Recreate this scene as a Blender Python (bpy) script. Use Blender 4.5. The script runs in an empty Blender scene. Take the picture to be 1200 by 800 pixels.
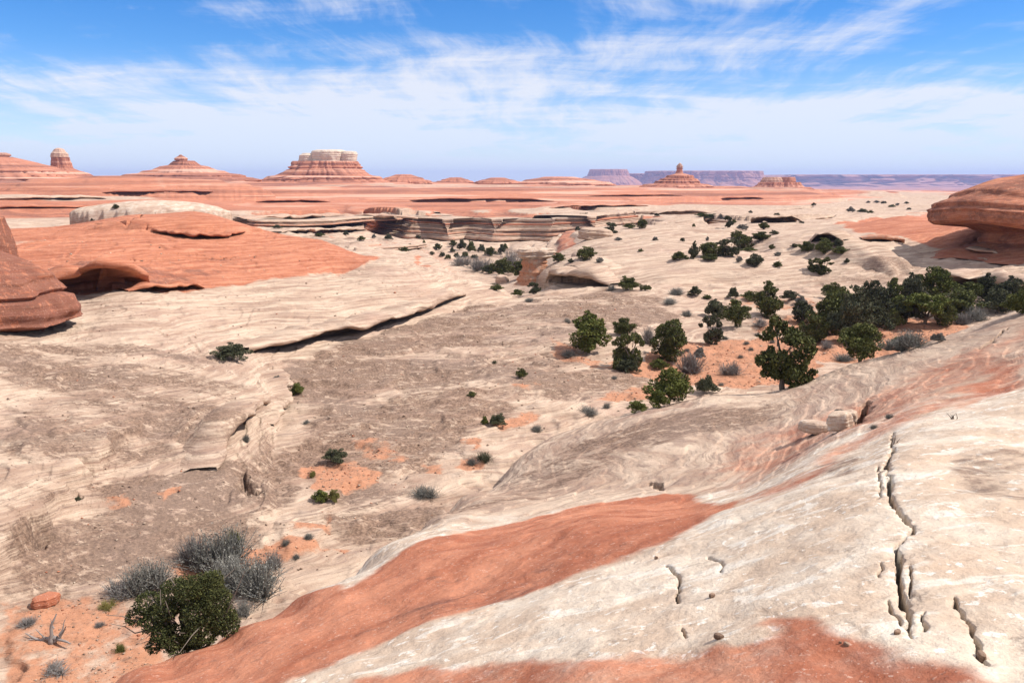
import bpy, math, random
import numpy as np
from math import radians, sin, cos, tan, atan, pi

# ------------------------------------------------------------------ camera
SC = bpy.context.scene
COL = SC.collection
CZ = 14.5
FPX = 942.0
HY = 212.0
TH = atan((400.0 - HY) / FPX)
cam_d = bpy.data.cameras.new("camera")
cam_d.sensor_fit = 'HORIZONTAL'
cam_d.sensor_width = 36.0
cam_d.lens = 36.0 * FPX / 1200.0
cam_d.clip_start = 0.1
cam_d.clip_end = 60000
cam = bpy.data.objects.new("camera", cam_d)
COL.objects.link(cam)
cam.location = (0, 0, CZ)
cam.rotation_euler = (pi / 2 - TH, 0, 0)
SC.camera = cam

# ------------------------------------------------------------------ sun, sky, exposure
SUN_AZ = 94.0      # degrees clockwise from the viewing direction (+Y): light comes from the right
SUN_EL = 50.0
SUN_STR = 5.0
SKY_STR = 0.066
EXPOSURE = 0.27
sun_d = bpy.data.lights.new("sun", 'SUN')
sun_d.energy = SUN_STR
sun_d.angle = radians(0.53)
sun_d.color = (1.0, 0.965, 0.915)
sun = bpy.data.objects.new("sun", sun_d)
COL.objects.link(sun)
_a, _e = radians(SUN_AZ), radians(SUN_EL)
import mathutils
SUNV = mathutils.Vector((sin(_a) * cos(_e), cos(_a) * cos(_e), sin(_e)))
sun.rotation_euler = SUNV.to_track_quat('Z', 'Y').to_euler()
sun.location = (60, 0, 90)
SC.view_settings.view_transform = 'Standard'
SC.view_settings.look = 'None'
SC.view_settings.gamma = 1.0
SC.view_settings.use_curve_mapping = False
SC.view_settings.exposure = EXPOSURE
SC.cycles.use_denoising = True
SC.cycles.max_bounces = 6
SC.cycles.diffuse_bounces = 1
SC.cycles.transparent_max_bounces = 8
SC.cycles.volume_bounces = 0


class NT:
    """tiny node-tree helper"""
    def __init__(s, tree):
        s.t = tree
        s.n = tree.nodes
        s.l = tree.links

    def node(s, kind, **kw):
        n = s.n.new(kind)
        for k, v in kw.items():
            setattr(n, k, v)
        return n

    def put(s, sock, v):
        if isinstance(v, bpy.types.NodeSocket):
            s.l.new(v, sock)
        elif v is not None:
            if hasattr(sock.default_value, '__len__') and not hasattr(v, '__len__'):
                v = (v,) * len(sock.default_value)
            if hasattr(v, '__len__') and len(sock.default_value) == 4 and len(v) == 3:
                v = tuple(v) + (1.0,)
            sock.default_value = v

    def math(s, op, a, b=None, c=None, clamp=False):
        n = s.node('ShaderNodeMath', operation=op)
        n.use_clamp = clamp
        s.put(n.inputs[0], a)
        if b is not None: s.put(n.inputs[1], b)
        if c is not None: s.put(n.inputs[2], c)
        return n.outputs[0]

    def mix(s, f, a, b):
        n = s.node('ShaderNodeMix', data_type='RGBA')
        s.put(n.inputs[0], f); s.put(n.inputs[6], a); s.put(n.inputs[7], b)
        return n.outputs[2]

    def noise(s, vec, scale, detail=4, rough=0.55, dist=0.0):
        n = s.node('ShaderNodeTexNoise')
        n.inputs['Scale'].default_value = scale
        n.inputs['Detail'].default_value = detail
        n.inputs['Roughness'].default_value = rough
        n.inputs['Distortion'].default_value = dist
        if vec is not None: s.l.new(vec, n.inputs['Vector'])
        return n.outputs['Fac']

    def mapping(s, vec, scale=(1, 1, 1), rot=(0, 0, 0), loc=(0, 0, 0)):
        n = s.node('ShaderNodeMapping')
        n.inputs['Scale'].default_value = scale
        n.inputs['Rotation'].default_value = rot
        n.inputs['Location'].default_value = loc
        s.l.new(vec, n.inputs['Vector'])
        return n.outputs[0]

    def step(s, v, lo, hi, a=0.0, b=1.0):
        n = s.node('ShaderNodeMapRange', interpolation_type='SMOOTHSTEP')
        s.put(n.inputs['Value'], v)
        n.inputs['From Min'].default_value = lo
        n.inputs['From Max'].default_value = hi
        n.inputs['To Min'].default_value = a
        n.inputs['To Max'].default_value = b
        return n.outputs['Result']

    def comb(s, x, y, z):
        n = s.node('ShaderNodeCombineXYZ')
        s.put(n.inputs[0], x); s.put(n.inputs[1], y); s.put(n.inputs[2], z)
        return n.outputs[0]

    def sep(s, v):
        n = s.node('ShaderNodeSeparateXYZ')
        s.l.new(v, n.inputs[0])
        return n.outputs


def build_world():
    w = bpy.data.worlds.new("World")
    SC.world = w
    w.use_nodes = True
    N = NT(w.node_tree)
    N.n.clear()
    sky = N.node('ShaderNodeTexSky', sky_type='NISHITA')
    sky.sun_disc = False
    sky.sun_elevation = _e
    sky.sun_rotation = _a
    sky.altitude = 1500
    sky.air_density = 1.0
    sky.dust_density = 0.25
    sky.ozone_density = 2.0
    tc = N.node('ShaderNodeTexCoord')
    d = tc.outputs['Generated']
    x, y, z = N.sep(d)
    zc = N.math('MAXIMUM', z, 0.0)
    den = N.math('ADD', zc, 0.10)
    p = N.comb(N.math('DIVIDE', x, den), N.math('DIVIDE', y, den), 0.0)
    warp = N.noise(p, 0.55, 3, 0.5)
    p2 = N.comb(N.math('ADD', N.math('DIVIDE', x, den), N.math('MULTIPLY', warp, 0.8)),
                N.math('ADD', N.math('DIVIDE', y, den), N.math('MULTIPLY', warp, 0.9)), 0.0)
    m1 = N.mapping(p2, scale=(0.40, 1.25, 1), rot=(0, 0, radians(-16)), loc=(3.7, 1.9, 0))
    c1 = N.noise(m1, 1.0, 12, 0.64, 0.15)
    m2 = N.mapping(p2, scale=(3.0, 0.75, 1), rot=(0, 0, radians(-24)), loc=(1.2, 6.3, 0))
    c2 = N.noise(m2, 1.0, 12, 0.66, 0.2)
    big = N.noise(N.mapping(p, scale=(0.30, 0.42, 1), loc=(6.1, 2.3, 0)), 1.0, 3, 0.5)
    cc = N.math('ADD', N.math('MULTIPLY', c1, 0.52), N.math('MULTIPLY', c2, 0.48))
    cc = N.math('ADD', cc, N.math('MULTIPLY', N.math('SUBTRACT', big, 0.5), 0.95))
    cc = N.math('ADD', cc, N.step(z, 0.13, 0.30, 0.0, 0.085))
    veil = N.step(cc, 0.375, 0.63)
    # thin high cloud thickens towards the horizon
    low = N.step(z, 0.0, 0.15, 1.0, 0.0)
    veil = N.math('MULTIPLY', veil, N.step(z, 0.0, 0.5, 0.92, 0.88))
    veil = N.math('ADD', veil, N.math('MULTIPLY', low, 0.58), clamp=True)
    veil = N.math('ADD', veil, N.step(z, 0.0, 0.06, 0.35, 0.0))
    veil = N.math('MINIMUM', veil, 0.92)
    hue = N.node('ShaderNodeHueSaturation')
    hue.inputs['Saturation'].default_value = 1.42
    hue.inputs['Value'].default_value = 1.8
    N.l.new(sky.outputs[0], hue.inputs['Color'])
    tint = N.node('ShaderNodeMix', data_type='RGBA', blend_type='MULTIPLY')
    tint.inputs[0].default_value = 1.0
    N.l.new(hue.outputs[0], tint.inputs[6])
    tint.inputs[7].default_value = (0.80, 0.90, 1.10, 1)
    cloud = N.mix(low, (11.2, 11.4, 12.4, 1), (10.2, 11.5, 13.2, 1))
    col = N.mix(veil, tint.outputs[2], cloud)
    bg = N.node('ShaderNodeBackground')
    bg.inputs['Strength'].default_value = SKY_STR
    N.l.new(col, bg.inputs['Color'])
    out = N.node('ShaderNodeOutputWorld')
    N.l.new(bg.outputs[0], out.inputs['Surface'])


build_world()

# ------------------------------------------------------------------ numpy noise
def _hash(ix, iy, iz, seed):
    h = (ix.astype(np.uint32) * np.uint32(374761393) + iy.astype(np.uint32) * np.uint32(668265263)
         + iz.astype(np.uint32) * np.uint32(2246822519) + np.uint32((seed * 3266489917) & 0xffffffff))
    h = (h ^ (h >> np.uint32(13))) * np.uint32(1274126177)
    h = (h ^ (h >> np.uint32(16))) * np.uint32(2654435769)
    return ((h >> np.uint32(8)).astype(np.float32)) * np.float32(1.0 / 16777216.0)


def n2(x, y, seed=0):
    x = np.asarray(x, np.float32); y = np.asarray(y, np.float32)
    fx = np.floor(x); fy = np.floor(y)
    ix = fx.astype(np.int64); iy = fy.astype(np.int64); iz = np.zeros(1, np.int64)
    tx = x - fx; ty = y - fy
    tx = tx * tx * tx * (tx * (tx * 6 - 15) + 10)
    ty = ty * ty * ty * (ty * (ty * 6 - 15) + 10)
    a = _hash(ix, iy, iz, seed); b = _hash(ix + 1, iy, iz, seed)
    c = _hash(ix, iy + 1, iz, seed); e = _hash(ix + 1, iy + 1, iz, seed)
    return (a + (b - a) * tx) * (1 - ty) + (c + (e - c) * tx) * ty - 0.5


def n3(x, y, z, seed=0):
    x, y, z = np.broadcast_arrays(np.asarray(x, np.float32), np.asarray(y, np.float32), np.asarray(z, np.float32))
    fx = np.floor(x); fy = np.floor(y); fz = np.floor(z)
    ix = fx.astype(np.int64); iy = fy.astype(np.int64); iz = fz.astype(np.int64)
    tx = x - fx; ty = y - fy; tz = z - fz
    tx = tx * tx * (3 - 2 * tx); ty = ty * ty * (3 - 2 * ty); tz = tz * tz * (3 - 2 * tz)
    r = 0
    for dz in (0, 1):
        wz = tz if dz else 1 - tz
        for dy in (0, 1):
            wy = ty if dy else 1 - ty
            for dx in (0, 1):
                wx = tx if dx else 1 - tx
                r = r + _hash(ix + dx, iy + dy, iz + dz, seed) * (wx * wy * wz)
    return r - 0.5


def fbm2(x, y, octv=4, seed=0, gain=0.5):
    a = 1.0; s = 0
    for k in range(octv):
        s = s + a * n2(x * 2.03 ** k + 17.3 * k, y * 2.03 ** k - 9.1 * k, seed + k)
        a *= gain
    return s


def sst(v, lo, hi):
    t = np.clip((v - lo) / (hi - lo), 0, 1)
    return t * t * (3 - 2 * t)


# ------------------------------------------------------------------ survey of the place: sight lines -> metres
def sight(px, py):
    U = (px - 600.0) / FPX
    V = (400.0 - py) / FPX
    dy = cos(TH) + V * sin(TH)
    return U / dy, (V * cos(TH) - sin(TH)) / dy     # x per metre of depth, z per metre of depth


def Zp(px, py, z):
    u, s = sight(px, py)
    return (u, (z - CZ) / s, z)


def Dp(px, py, d):
    u, s = sight(px, py)
    return (u, d, CZ + s * d)


def Wp(px, d, z):
    u, s = sight(px, 300.0)
    return (u, d, z)


class TPS:
    """thin plate surface through surveyed points, in (x/y, ln y)"""
    KU = 3.2

    def __init__(s, pts, smooth=1e-3):
        P = np.array(pts, float)
        s.q = np.stack([P[:, 0] * s.KU, np.log(P[:, 1])], 1)
        n = len(P)
        A = s._k(s.q, s.q) + np.eye(n) * smooth
        B = np.concatenate([np.ones((n, 1)), s.q], 1)
        M = np.zeros((n + 3, n + 3))
        M[:n, :n] = A; M[:n, n:] = B; M[n:, :n] = B.T
        s.w = np.linalg.solve(M, np.concatenate([P[:, 2], np.zeros(3)]))

    @staticmethod
    def _k(a, b):
        r2 = ((a[:, None, :] - b[None, :, :]) ** 2).sum(2)
        return 0.5 * r2 * np.log(r2 + 1e-12)

    def __call__(s, u, d):
        q = np.stack([np.ravel(u) * s.KU, np.log(np.ravel(d))], 1)
        n = len(s.q)
        out = np.empty(len(q))
        for i in range(0, len(q), 20000):
            c = q[i:i + 20000]
            out[i:i + 20000] = s._k(c, s.q) @ s.w[:n] + s.w[n] + c @ s.w[n + 1:]
        return out.reshape(np.shape(u))


# grid: lines of constant x/y, rows of constant y, finer where it is seen closer
UF = 0.735
us = np.concatenate([-np.array([3.2, 2.5, 2.0, 1.7, 1.45, 1.25, 1.1, 1.0, 0.93, 0.87, 0.82, 0.78, 0.755]),
                     np.arange(-UF, UF + 1e-6, 0.00155),
                     np.array([0.755, 0.78, 0.82, 0.87, 0.93, 1.0, 1.1, 1.25, 1.45, 1.7, 2.0, 2.5, 3.2])])


def rows():
    r = [1.2]
    while r[-1] < 14000:
        d = r[-1]
        k = 0.012 if d < 4 else 0.0030 if d < 17 else 0.0042 if d < 58 else 0.0030 if d < 130 else 0.0038 if d < 450 else 0.0065 if d < 1500 else 0.03
        r.append(d * (1 + k))
    return np.array(r)


ds = rows()
NU, ND = len(us), len(ds)
UU, DD = np.meshgrid(us, ds)           # [ND, NU]
XX = (UU * DD).astype(np.float64)
YY = DD


def coarse(tps, ds_=None):
    """evaluate a smooth surface on every 5th line, fill in between"""
    ju = np.unique(np.concatenate([np.arange(0, NU, 5), [NU - 1]]))
    jd = np.unique(np.concatenate([np.arange(0, ND, 5), [ND - 1]]))
    g = tps(UU[np.ix_(jd, ju)], DD[np.ix_(jd, ju)])
    t = np.empty((len(jd), NU))
    for i in range(len(jd)):
        t[i] = np.interp(us, us[ju], g[i])
    ld = np.log(ds); o = np.empty((ND, NU))
    k = np.clip(np.searchsorted(ld[jd], ld, side='right') - 1, 0, len(jd) - 2)
    f = ((ld - ld[jd][k]) / (ld[jd][k + 1] - ld[jd][k]))[:, None]
    o[:] = t[k] * (1 - f) + t[k + 1] * f
    return o


# ---- basin floor, far terraces, canyon and the red plateau
basin = [Zp(-250, 1000, 1.0), Zp(400, 1100, -1), Zp(900, 1100, -2), Zp(1400, 1000, -2), Wp(-600, 8, 2.0), Wp(600, 4, -1), Wp(1800, 8, 0),
         Zp(0, 800, 0.0), Zp(130, 800, -0.3), Zp(0, 720, 0.3), Zp(150, 690, 0.2), Zp(340, 650, 0), Zp(250, 760, -0.3),
         Zp(350, 600, 0.0), Zp(500, 560, 0.0), Zp(200, 580, 0.4), Zp(600, 500, 0.2), Zp(450, 450, 0.3), Zp(600, 420, 0.4), Zp(350, 440, 0.3),
         Zp(700, 450, 0.0), Zp(550, 370, 0.6), Zp(450, 400, 0.4), Zp(640, 345, 0.9), Zp(700, 338, 1.1), Zp(800, 400, -0.2), Zp(740, 362, 1.1),
         Zp(850, 440, -0.4), Zp(900, 420, -0.3), Zp(1000, 400, 0.0), Zp(1100, 380, 0.5), Zp(1200, 370, 1.0), Zp(900, 352, 0.8),
         Zp(1000, 342, 1.2), Zp(1100, 338, 1.8), Zp(1200, 345, 1.9), Zp(800, 332, 1.2), Zp(1350, 345, 2.5),
         Zp(1000, 312, 3.1), Zp(1100, 302, 4.1), Zp(1200, 312, 3.8), Zp(1100, 282, 5.6), Zp(1200, 277, 6.3), Zp(1000, 287, 4.6),
         Zp(1040, 270, 6.1), Zp(1150, 256, 8.4), Zp(1060, 252, 7.4), Zp(1200, 256, 8.8), Zp(930, 300, 3.1), Zp(940, 281, 4.2), Zp(990, 262, 5.9),
         Zp(1300, 280, 6.6), Zp(1300, 256, 9.2), Wp(1060, 185, 4.0), Wp(1200, 180, 5.0), Wp(1000, 230, 3.0), Wp(1300, 200, 5.0),
         Zp(800, 312, 1.9), Zp(750, 286, 2.6), Zp(850, 271, 2.8), Zp(720, 263, 1.6), Zp(900, 256, 2.3), Zp(800, 251, 0.9), Zp(700, 251, 0.3),
         Zp(950, 246, 1.3), Zp(660, 272, -0.5), Zp(660, 300, 0.5),
         # canyon
         Zp(570, 312, -8), Zp(520, 302, -7), Zp(610, 305, -9), Zp(570, 293, -9.5), Zp(610, 290, -9.0), Zp(480, 288, -6), Zp(430, 282, -4.5), Zp(500, 286, -8),
         Wp(570, 150, -5), Wp(610, 135, -4), Wp(540, 125, -1.5),
         Wp(520, 316, -9), Wp(600, 316, -9), Wp(640, 312, -7.5), Wp(680, 312, -6), Wp(640, 285, -7), Wp(690, 290, -4), Wp(710, 316, -4), Wp(440, 316, -6),
         Wp(560, 338, -0.8), Wp(500, 336, -0.5), Wp(620, 340, -0.5), Wp(440, 330, 0.2), Wp(680, 345, 0.2), Wp(640, 345, 0.0),
         Zp(600, 246, 0.2), Zp(500, 246, 0.5), Zp(400, 247, 0.9), Zp(340, 262, -1.0), Zp(350, 270, -2.0), Zp(300, 254, 1.2), Zp(240, 258, 1.5),
         Wp(200, 150, 2.0), Wp(0, 160, 2.5), Wp(-200, 150, 3.0),
         Zp(400, 242, 1.6), Zp(600, 241, 0.5), Zp(800, 241, 0.0), Zp(1000, 240, 0.3), Zp(1100, 238, 0.0), Zp(50, 256, 3.4), Zp(50, 238, 6.2), Zp(200, 240, 4.6),
         Zp(0, 246, 5.0), Zp(-200, 240, 6.5),
         Zp(400, 230, 4.0), Zp(600, 230, 3.0), Zp(800, 230, 2.0), Zp(940, 230, 1.3), Zp(1050, 230, 0.5), Zp(200, 228, 6.0), Zp(50, 222, 9.0), Zp(-200, 222, 9.5),
         Wp(600, 1000, 10.5), Wp(400, 900, 13.6), Wp(200, 860, 14.0), Wp(40, 800, 15.0), Wp(-200, 800, 16.0), Wp(760, 1000, 8.0), Wp(860, 960, 6.3), Wp(940, 900, 3.2),
         Wp(1040, 850, 0.5), Wp(1150, 850, -1.0), Wp(1300, 900, -1.0),
         Wp(200, 1500, 10), Wp(500, 1500, 8), Wp(800, 1600, 2), Wp(1050, 1600, -6), Wp(1300, 1700, -6),
         Wp(200, 9000, -85), Wp(600, 9000, -85), Wp(1000, 9000, -85), Wp(1300, 9000, -85), Wp(-200, 9000, -85),
         Wp(600, 4000, -35), Wp(1000, 4000, -35), Wp(200, 4000, -30), Wp(1000, 14000, -90), Wp(200, 14000, -90)]
# ---- pale and red domes on the left
massif = [Zp(0, 640, 1.5), Zp(0, 560, 2.3), Zp(0, 700, 0.5), Zp(0, 480, 3.2), Zp(120, 460, 2.9), Zp(120, 560, 1.5), Zp(200, 520, 1.7), Zp(250, 430, 2.1), Zp(120, 620, 0.9),
          Zp(200, 610, 0.75), Zp(260, 600, 0.6), Zp(150, 670, 0.3), Zp(320, 600, 0.35),
          Zp(255, 500, 1.9), Zp(295, 450, 1.7), Zp(295, 545, 0.7), Zp(320, 470, 1.0), Zp(75, 400, 3.8), Zp(0, 400, 4.3), Zp(150, 370, 4.2),
          Zp(300, 388, 1.9), Zp(420, 377, 1.5), Zp(500, 357, 1.7), Zp(540, 341, 1.7),
          Zp(300, 345, 3.7), Zp(100, 350, 4.6), Zp(200, 345, 4.4), Zp(300, 320, 5.2), Zp(200, 320, 5.6), Zp(100, 312, 6.6), Zp(450, 302, 4.9), Zp(400, 320, 4.3), Zp(520, 318, 3.0),
          Zp(300, 300, 6.2), Zp(200, 300, 6.8), Zp(100, 300, 7.2), Zp(300, 270, 8.0), Zp(200, 266, 8.6), Zp(100, 275, 8.2), Zp(30, 285, 7.8), Zp(-100, 300, 7.5),
          Zp(150, 252, 9.4), Zp(230, 249, 9.5), Zp(380, 282, 6.7),
          Zp(560, 330, 1.5), Zp(590, 338, 0.7),
          # beyond the brow and beyond the foot, out of sight
          Wp(380, 120, 4), Wp(300, 150, 3), Wp(200, 160, 3), Wp(100, 160, 3), Wp(450, 118, 1), Wp(520, 116, -1), Wp(580, 113, -3), Wp(0, 165, 3), Wp(-150, 165, 3),
          Wp(300, 220, -8), Wp(100, 240, -8), Wp(500, 180, -12), Wp(0, 500, -20), Wp(500, 500, -20), Wp(-200, 400, -20),
          Wp(345, 50, -2.5), Wp(370, 56, -3.0), Wp(440, 66, -2.5), Wp(520, 76, -3), Wp(580, 86, -3), Wp(640, 100, -4), Wp(350, 42, -2.5), Wp(390, 34, -2.5),
          Wp(330, 28, -1.5), Wp(200, 24, -1.6), Wp(60, 22, -1.6), Wp(-100, 21, -1), Wp(300, 15, -5), Wp(700, 60, -8), Wp(800, 100, -10), Wp(900, 150, -15),
          Wp(350, 63.5, 0.2), Wp(430, 71, 0.0), Wp(500, 81, 0.0), Wp(545, 89, 0.0)]
# ---- the slickrock dome in the foreground
front = [Dp(1200, 800, 5.2), Dp(1000, 800, 5.6), Dp(800, 800, 6.4), Dp(600, 800, 7.6), Dp(400, 800, 9.2), Dp(250, 800, 10.8),
         Dp(1200, 700, 6.6), Dp(1000, 700, 7.2), Dp(800, 700, 8.8), Dp(600, 700, 11.2), Dp(450, 700, 13.4),
         Dp(1200, 600, 9), Dp(1000, 600, 10), Dp(850, 605, 13), Dp(700, 605, 17), Dp(560, 610, 22),
         Dp(1200, 520, 13), Dp(1050, 520, 14.6), Dp(950, 545, 17),
         Dp(1200, 457, 18.6), Dp(1100, 484, 18.4), Dp(1005, 519, 18.4),
         Wp(1200, 22, 8.75), Wp(1100, 22, 8.35), Wp(1000, 22, 7.5),
         Dp(1200, 425, 26), Dp(1100, 452, 26), Dp(1000, 490, 26), Dp(890, 565, 20.5),
         Dp(1200, 400, 31), Dp(1100, 430, 31.5), Dp(1000, 458, 33), Dp(900, 500, 31), Dp(800, 545, 27.5), Dp(720, 560, 27.5), Dp(630, 560, 31), Dp(565, 580, 31),
         Dp(1200, 365, 38), Dp(1100, 396, 41), Dp(1000, 427, 44), Dp(905, 460, 45), Dp(830, 467, 45.5), Dp(740, 487, 46.5), Dp(650, 512, 43.5), Dp(600, 543, 38), Dp(540, 592, 32.5),
         Dp(1300, 340, 38), Dp(1300, 440, 19), Dp(1320, 600, 8.5),
         # beyond its brow, out of sight
         Wp(40, 18, -3), Wp(0, 8, 7.9), Wp(0, 5, 10.2), Wp(-300, 8, 6.6), Wp(-300, 12, 1.5), Wp(520, 38, -3), Wp(600, 48, -3), Wp(700, 54, -3), Wp(800, 55, -3), Wp(900, 56, -2), Wp(1000, 56, -1), Wp(1100, 54, 2), Wp(1200, 52, 5), Wp(1320, 50, 7),
         Wp(0, 30, -9), Wp(300, 34, -6), Wp(600, 75, -10), Wp(1000, 80, -9), Wp(1250, 80, -6), Wp(1500, 80, -4), Wp(-300, 30, -10),
         Wp(600, 2.2, 12.5), Wp(1200, 2.2, 12.6), Wp(0, 2.4, 12.0), Wp(600, 1.1, 12.8), Wp(1200, 1.1, 12.85), Wp(0, 1.1, 12.7), Wp(-900, 1.3, 12.3), Wp(2000, 1.2, 12.9), Wp(-600, 4, 9.5), Wp(1600, 4, 12.7), Wp(1600, 15, 12), Wp(1600, 38, 11)]
for bx, by, bd in ((70, 830, 11.2), (140, 800, 12.6), (200, 775, 13.5), (270, 742, 14.7), (345, 705, 16.6), (430, 655, 20.2), (500, 613, 25.0), (532, 593, 29.5)):
    bu, bs = sight(bx, by)
    front += [(bu, bd, CZ + bs * bd - 0.02), (bu, bd * 0.9, CZ + bs * bd * 0.9 - 0.22), (bu, bd * 1.1, CZ + bs * bd * 1.1 - 0.75), (bu, bd * 1.3, max(-4.5, CZ + bs * bd * 1.3 - 4.0))]
HB = coarse(TPS(basin)); HM = coarse(TPS(massif)); HF = coarse(TPS(front))
far = DD > 140
HF = np.where(DD > 85, -60, HF)
HM = np.where(DD > 230, -60, HM)
# broad shape noise
HB = HB + 0.35 * fbm2(XX / 9, YY / 9, 4, 3) * sst(DD, 15, 40) * (1 - sst(DD, 110, 170)) \
    + 1.6 * fbm2(XX / 38, YY / 38, 4, 5) * sst(DD, 115, 190) * (1 - sst(DD, 600, 1200)) \
    + 5.0 * fbm2(XX / 160, YY / 120, 4, 8) * sst(DD, 480, 900) * (1 - 0.0 * DD)
HB = HB + sst(DD, 1800, 5000) * 14 * fbm2(XX / 900, YY / 900, 3, 9)


def dome(pxc, py_foot, z_foot, half_px, depth, py_top, power=2.2, seed=0, rag=0.12, tilt=0.0):
    """a rounded slickrock knoll with a crisp foot; returns its height field (-99 outside)"""
    u, d0, _ = Zp(pxc, py_foot, z_foot)
    cy = d0 + depth * 0.5
    cx = u * cy
    rx = half_px / FPX * cy
    ry = depth * 0.5
    ztop = CZ + sight(pxc, py_top)[1] * (cy - 0.1 * depth)
    X = (XX - cx) / rx; Y = (YY - cy) / ry
    box = (np.abs(X) < 1.5) & (np.abs(Y) < 1.5)
    out = np.full(XX.shape, -99.0)
    x, y = X[box], Y[box]
    wob = 1 + rag * 2 * fbm2(x * 1.9 + 3, y * 1.9, 3, 40 + seed)
    q = np.sqrt(x * x + y * y) * wob
    h = np.clip(1 - np.abs(q) ** power, 0, None) ** 0.62
    z = z_foot - 0.6 + (ztop - z_foot + 0.6) * h * (1 + tilt * x)
    z = np.where(q < 1, z, -99)
    out[box] = z
    return out


DOMES = [
    (840, 336, 1.1, 205, 34, 299, 2.4, 1, 0.10),      # long pale knoll above the junipers
    (690, 333, 1.0, 55, 22, 303, 2.6, 2, 0.10),       # its rounded nose over the canyon head
    (790, 309, 1.9, 130, 34, 283, 2.4, 3, 0.12),
    (810, 287, 2.2, 120, 48, 268, 2.4, 4, 0.12),
    (975, 318, 2.6, 95, 40, 276, 2.2, 5, 0.15),
    (900, 262, 2.0, 130, 60, 251, 2.2, 6, 0.2),
    (185, 248.5, 9.0, 88, 15, 235.0, 2.1, 9, 0.12),    # white cap on the red dome
    (200, 277, 7.9, 100, 11, 254.5, 2.6, 10, 0.16),
    (735, 384, 0.3, 105, 46, 343, 2.0, 11, 0.12),      # low brown swell
    (470, 233, 3.6, 420, 210, 219, 2.4, 12, 0.12), (140, 232, 5.6, 170, 90, 206, 2.4, 13, 0.14),
    (330, 231, 4.6, 120, 90, 217, 2.6, 14, 0.12), (900, 231, 1.6, 80, 110, 219.5, 2.2, 15, 0.15), (760, 233, 2.4, 200, 150, 219, 2.4, 16, 0.14),
    (60, 231, 5.0, 120, 60, 213, 2.4, 17, 0.14), (985, 229, 1.0, 70, 110, 222, 2.2, 18, 0.15),
    (560, 243, 0.6, 300, 70, 238, 2.6, 19, 0.15), (250, 247, 2.0, 130, 50, 241.5, 2.6, 20, 0.15),
]
HK = np.full(XX.shape, -99.0)
for a in DOMES:
    HK = np.maximum(HK, dome(a[0], a[1], a[2], a[3], a[4], a[5], power=a[6], seed=a[7], rag=a[8]))

# surface relief of each body: cross-bedded ribs that follow warped bedding planes
def ribs(z, amp, freq, seed, tx=0.0, ty=0.0, wl=7.0, wamp=1.6):
    w = fbm2(XX / wl, YY / wl, 3, seed) * wamp + XX * tx + YY * ty
    t = (z + w) * freq
    f = t - np.floor(t)
    saw = np.where(f < 0.90, f / 0.90, (1 - f) / 0.10)
    jit = 0.55 + 0.9 * (n2(np.floor(t) * 3.1, fbm2(XX / 11, YY / 11, 1, seed + 5) * 4, seed + 3) + 0.5)
    return amp * (saw - 0.5) * jit


near_m = 1 - sst(DD, 95, 140)
HM = HM + near_m * (ribs(HM, 0.13, 2.1, 60, 0.10, -0.04) + ribs(HM, 0.05, 6.5, 66, -0.06, 0.05, 3.0, 0.7)
                    + 0.20 * fbm2(XX / 5.0, YY / 5.0, 5, 62, 0.55)
                    + 0.045 * np.tanh(7 * fbm2(XX / 2.6 + 0.5 * n2(XX, YY, 64), YY / 1.1, 4, 63)))
# lobed lip along the lower left
u0, d0, _ = Zp(30, 655, 0.9); u1, d1, _ = Zp(118, 550, 1.7)
lx = (XX - u0 * d0) * (d1 - d0) - (YY - d0) * (u1 * d1 - u0 * d0)
lx = -lx / math.hypot(u1 * d1 - u0 * d0, d1 - d0)      # + to the left
lx = lx + 0.8 * fbm2(XX / 1.6, YY / 1.6, 2, 71) + 0.35 * fbm2(XX / .5, YY / .5, 2, 72)
HM = HM + 0.85 * sst(lx, 0.0, 0.45) * (1 - sst(lx, 1.5, 7.0)) * sst(DD, 19, 23) * (1 - sst(DD, 36, 42))
HF = HF + ribs(HF, 0.035, 3.2, 80, 0.12, 0.10, 4.0, 0.9) * (0.12 + sst(DD, 15, 26)) + 0.14 * fbm2(XX / 3.2, YY / 3.2, 4, 82) + 0.05 * fbm2(XX / .7, YY / .7, 3, 83) \
    + 0.010 * np.tanh(9 * fbm2(XX / 1.3 + YY / 4, YY / 1.3, 5, 84)) + 0.006 * np.tanh(9 * fbm2(XX / 0.4, YY / 0.5, 3, 85)) * (1 - sst(DD, 14, 22))
_t = HK / 2.2 + 0.35 * fbm2(XX / 150, YY / 150, 2, 107)
_s = np.floor(_t) + sst(_t - np.floor(_t), 0.55, 0.98)
HK = np.where((HK > -50) & (DD > 330), HK + (_s - _t) * 2.2 * 0.8, HK)
HK = np.where(HK > -50, HK + (1 - sst(DD, 200, 400)) * np.where(dome(*DOMES[6][:6], power=DOMES[6][6], seed=DOMES[6][7], rag=DOMES[6][8]) > 0, 0.35, 1.0) * (ribs(HK, 0.14, 1.5, 90, 0.05, 0.03, 12, 2.5) + 0.25 * fbm2(XX / 5, YY / 5, 3, 92)), HK)
# basin: low broken plates
pl = fbm2(XX / 3.4 + 0.4 * n2(XX / 1.2, YY / 1.2, 5), YY / 2.2, 4, 95)
HB = HB + (1 - sst(DD, 110, 150)) * (0.12 * np.tanh(pl * 14) + 0.05 * np.tanh(fbm2(XX / 1.1, YY / 0.8, 3, 97) * 7))
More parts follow.
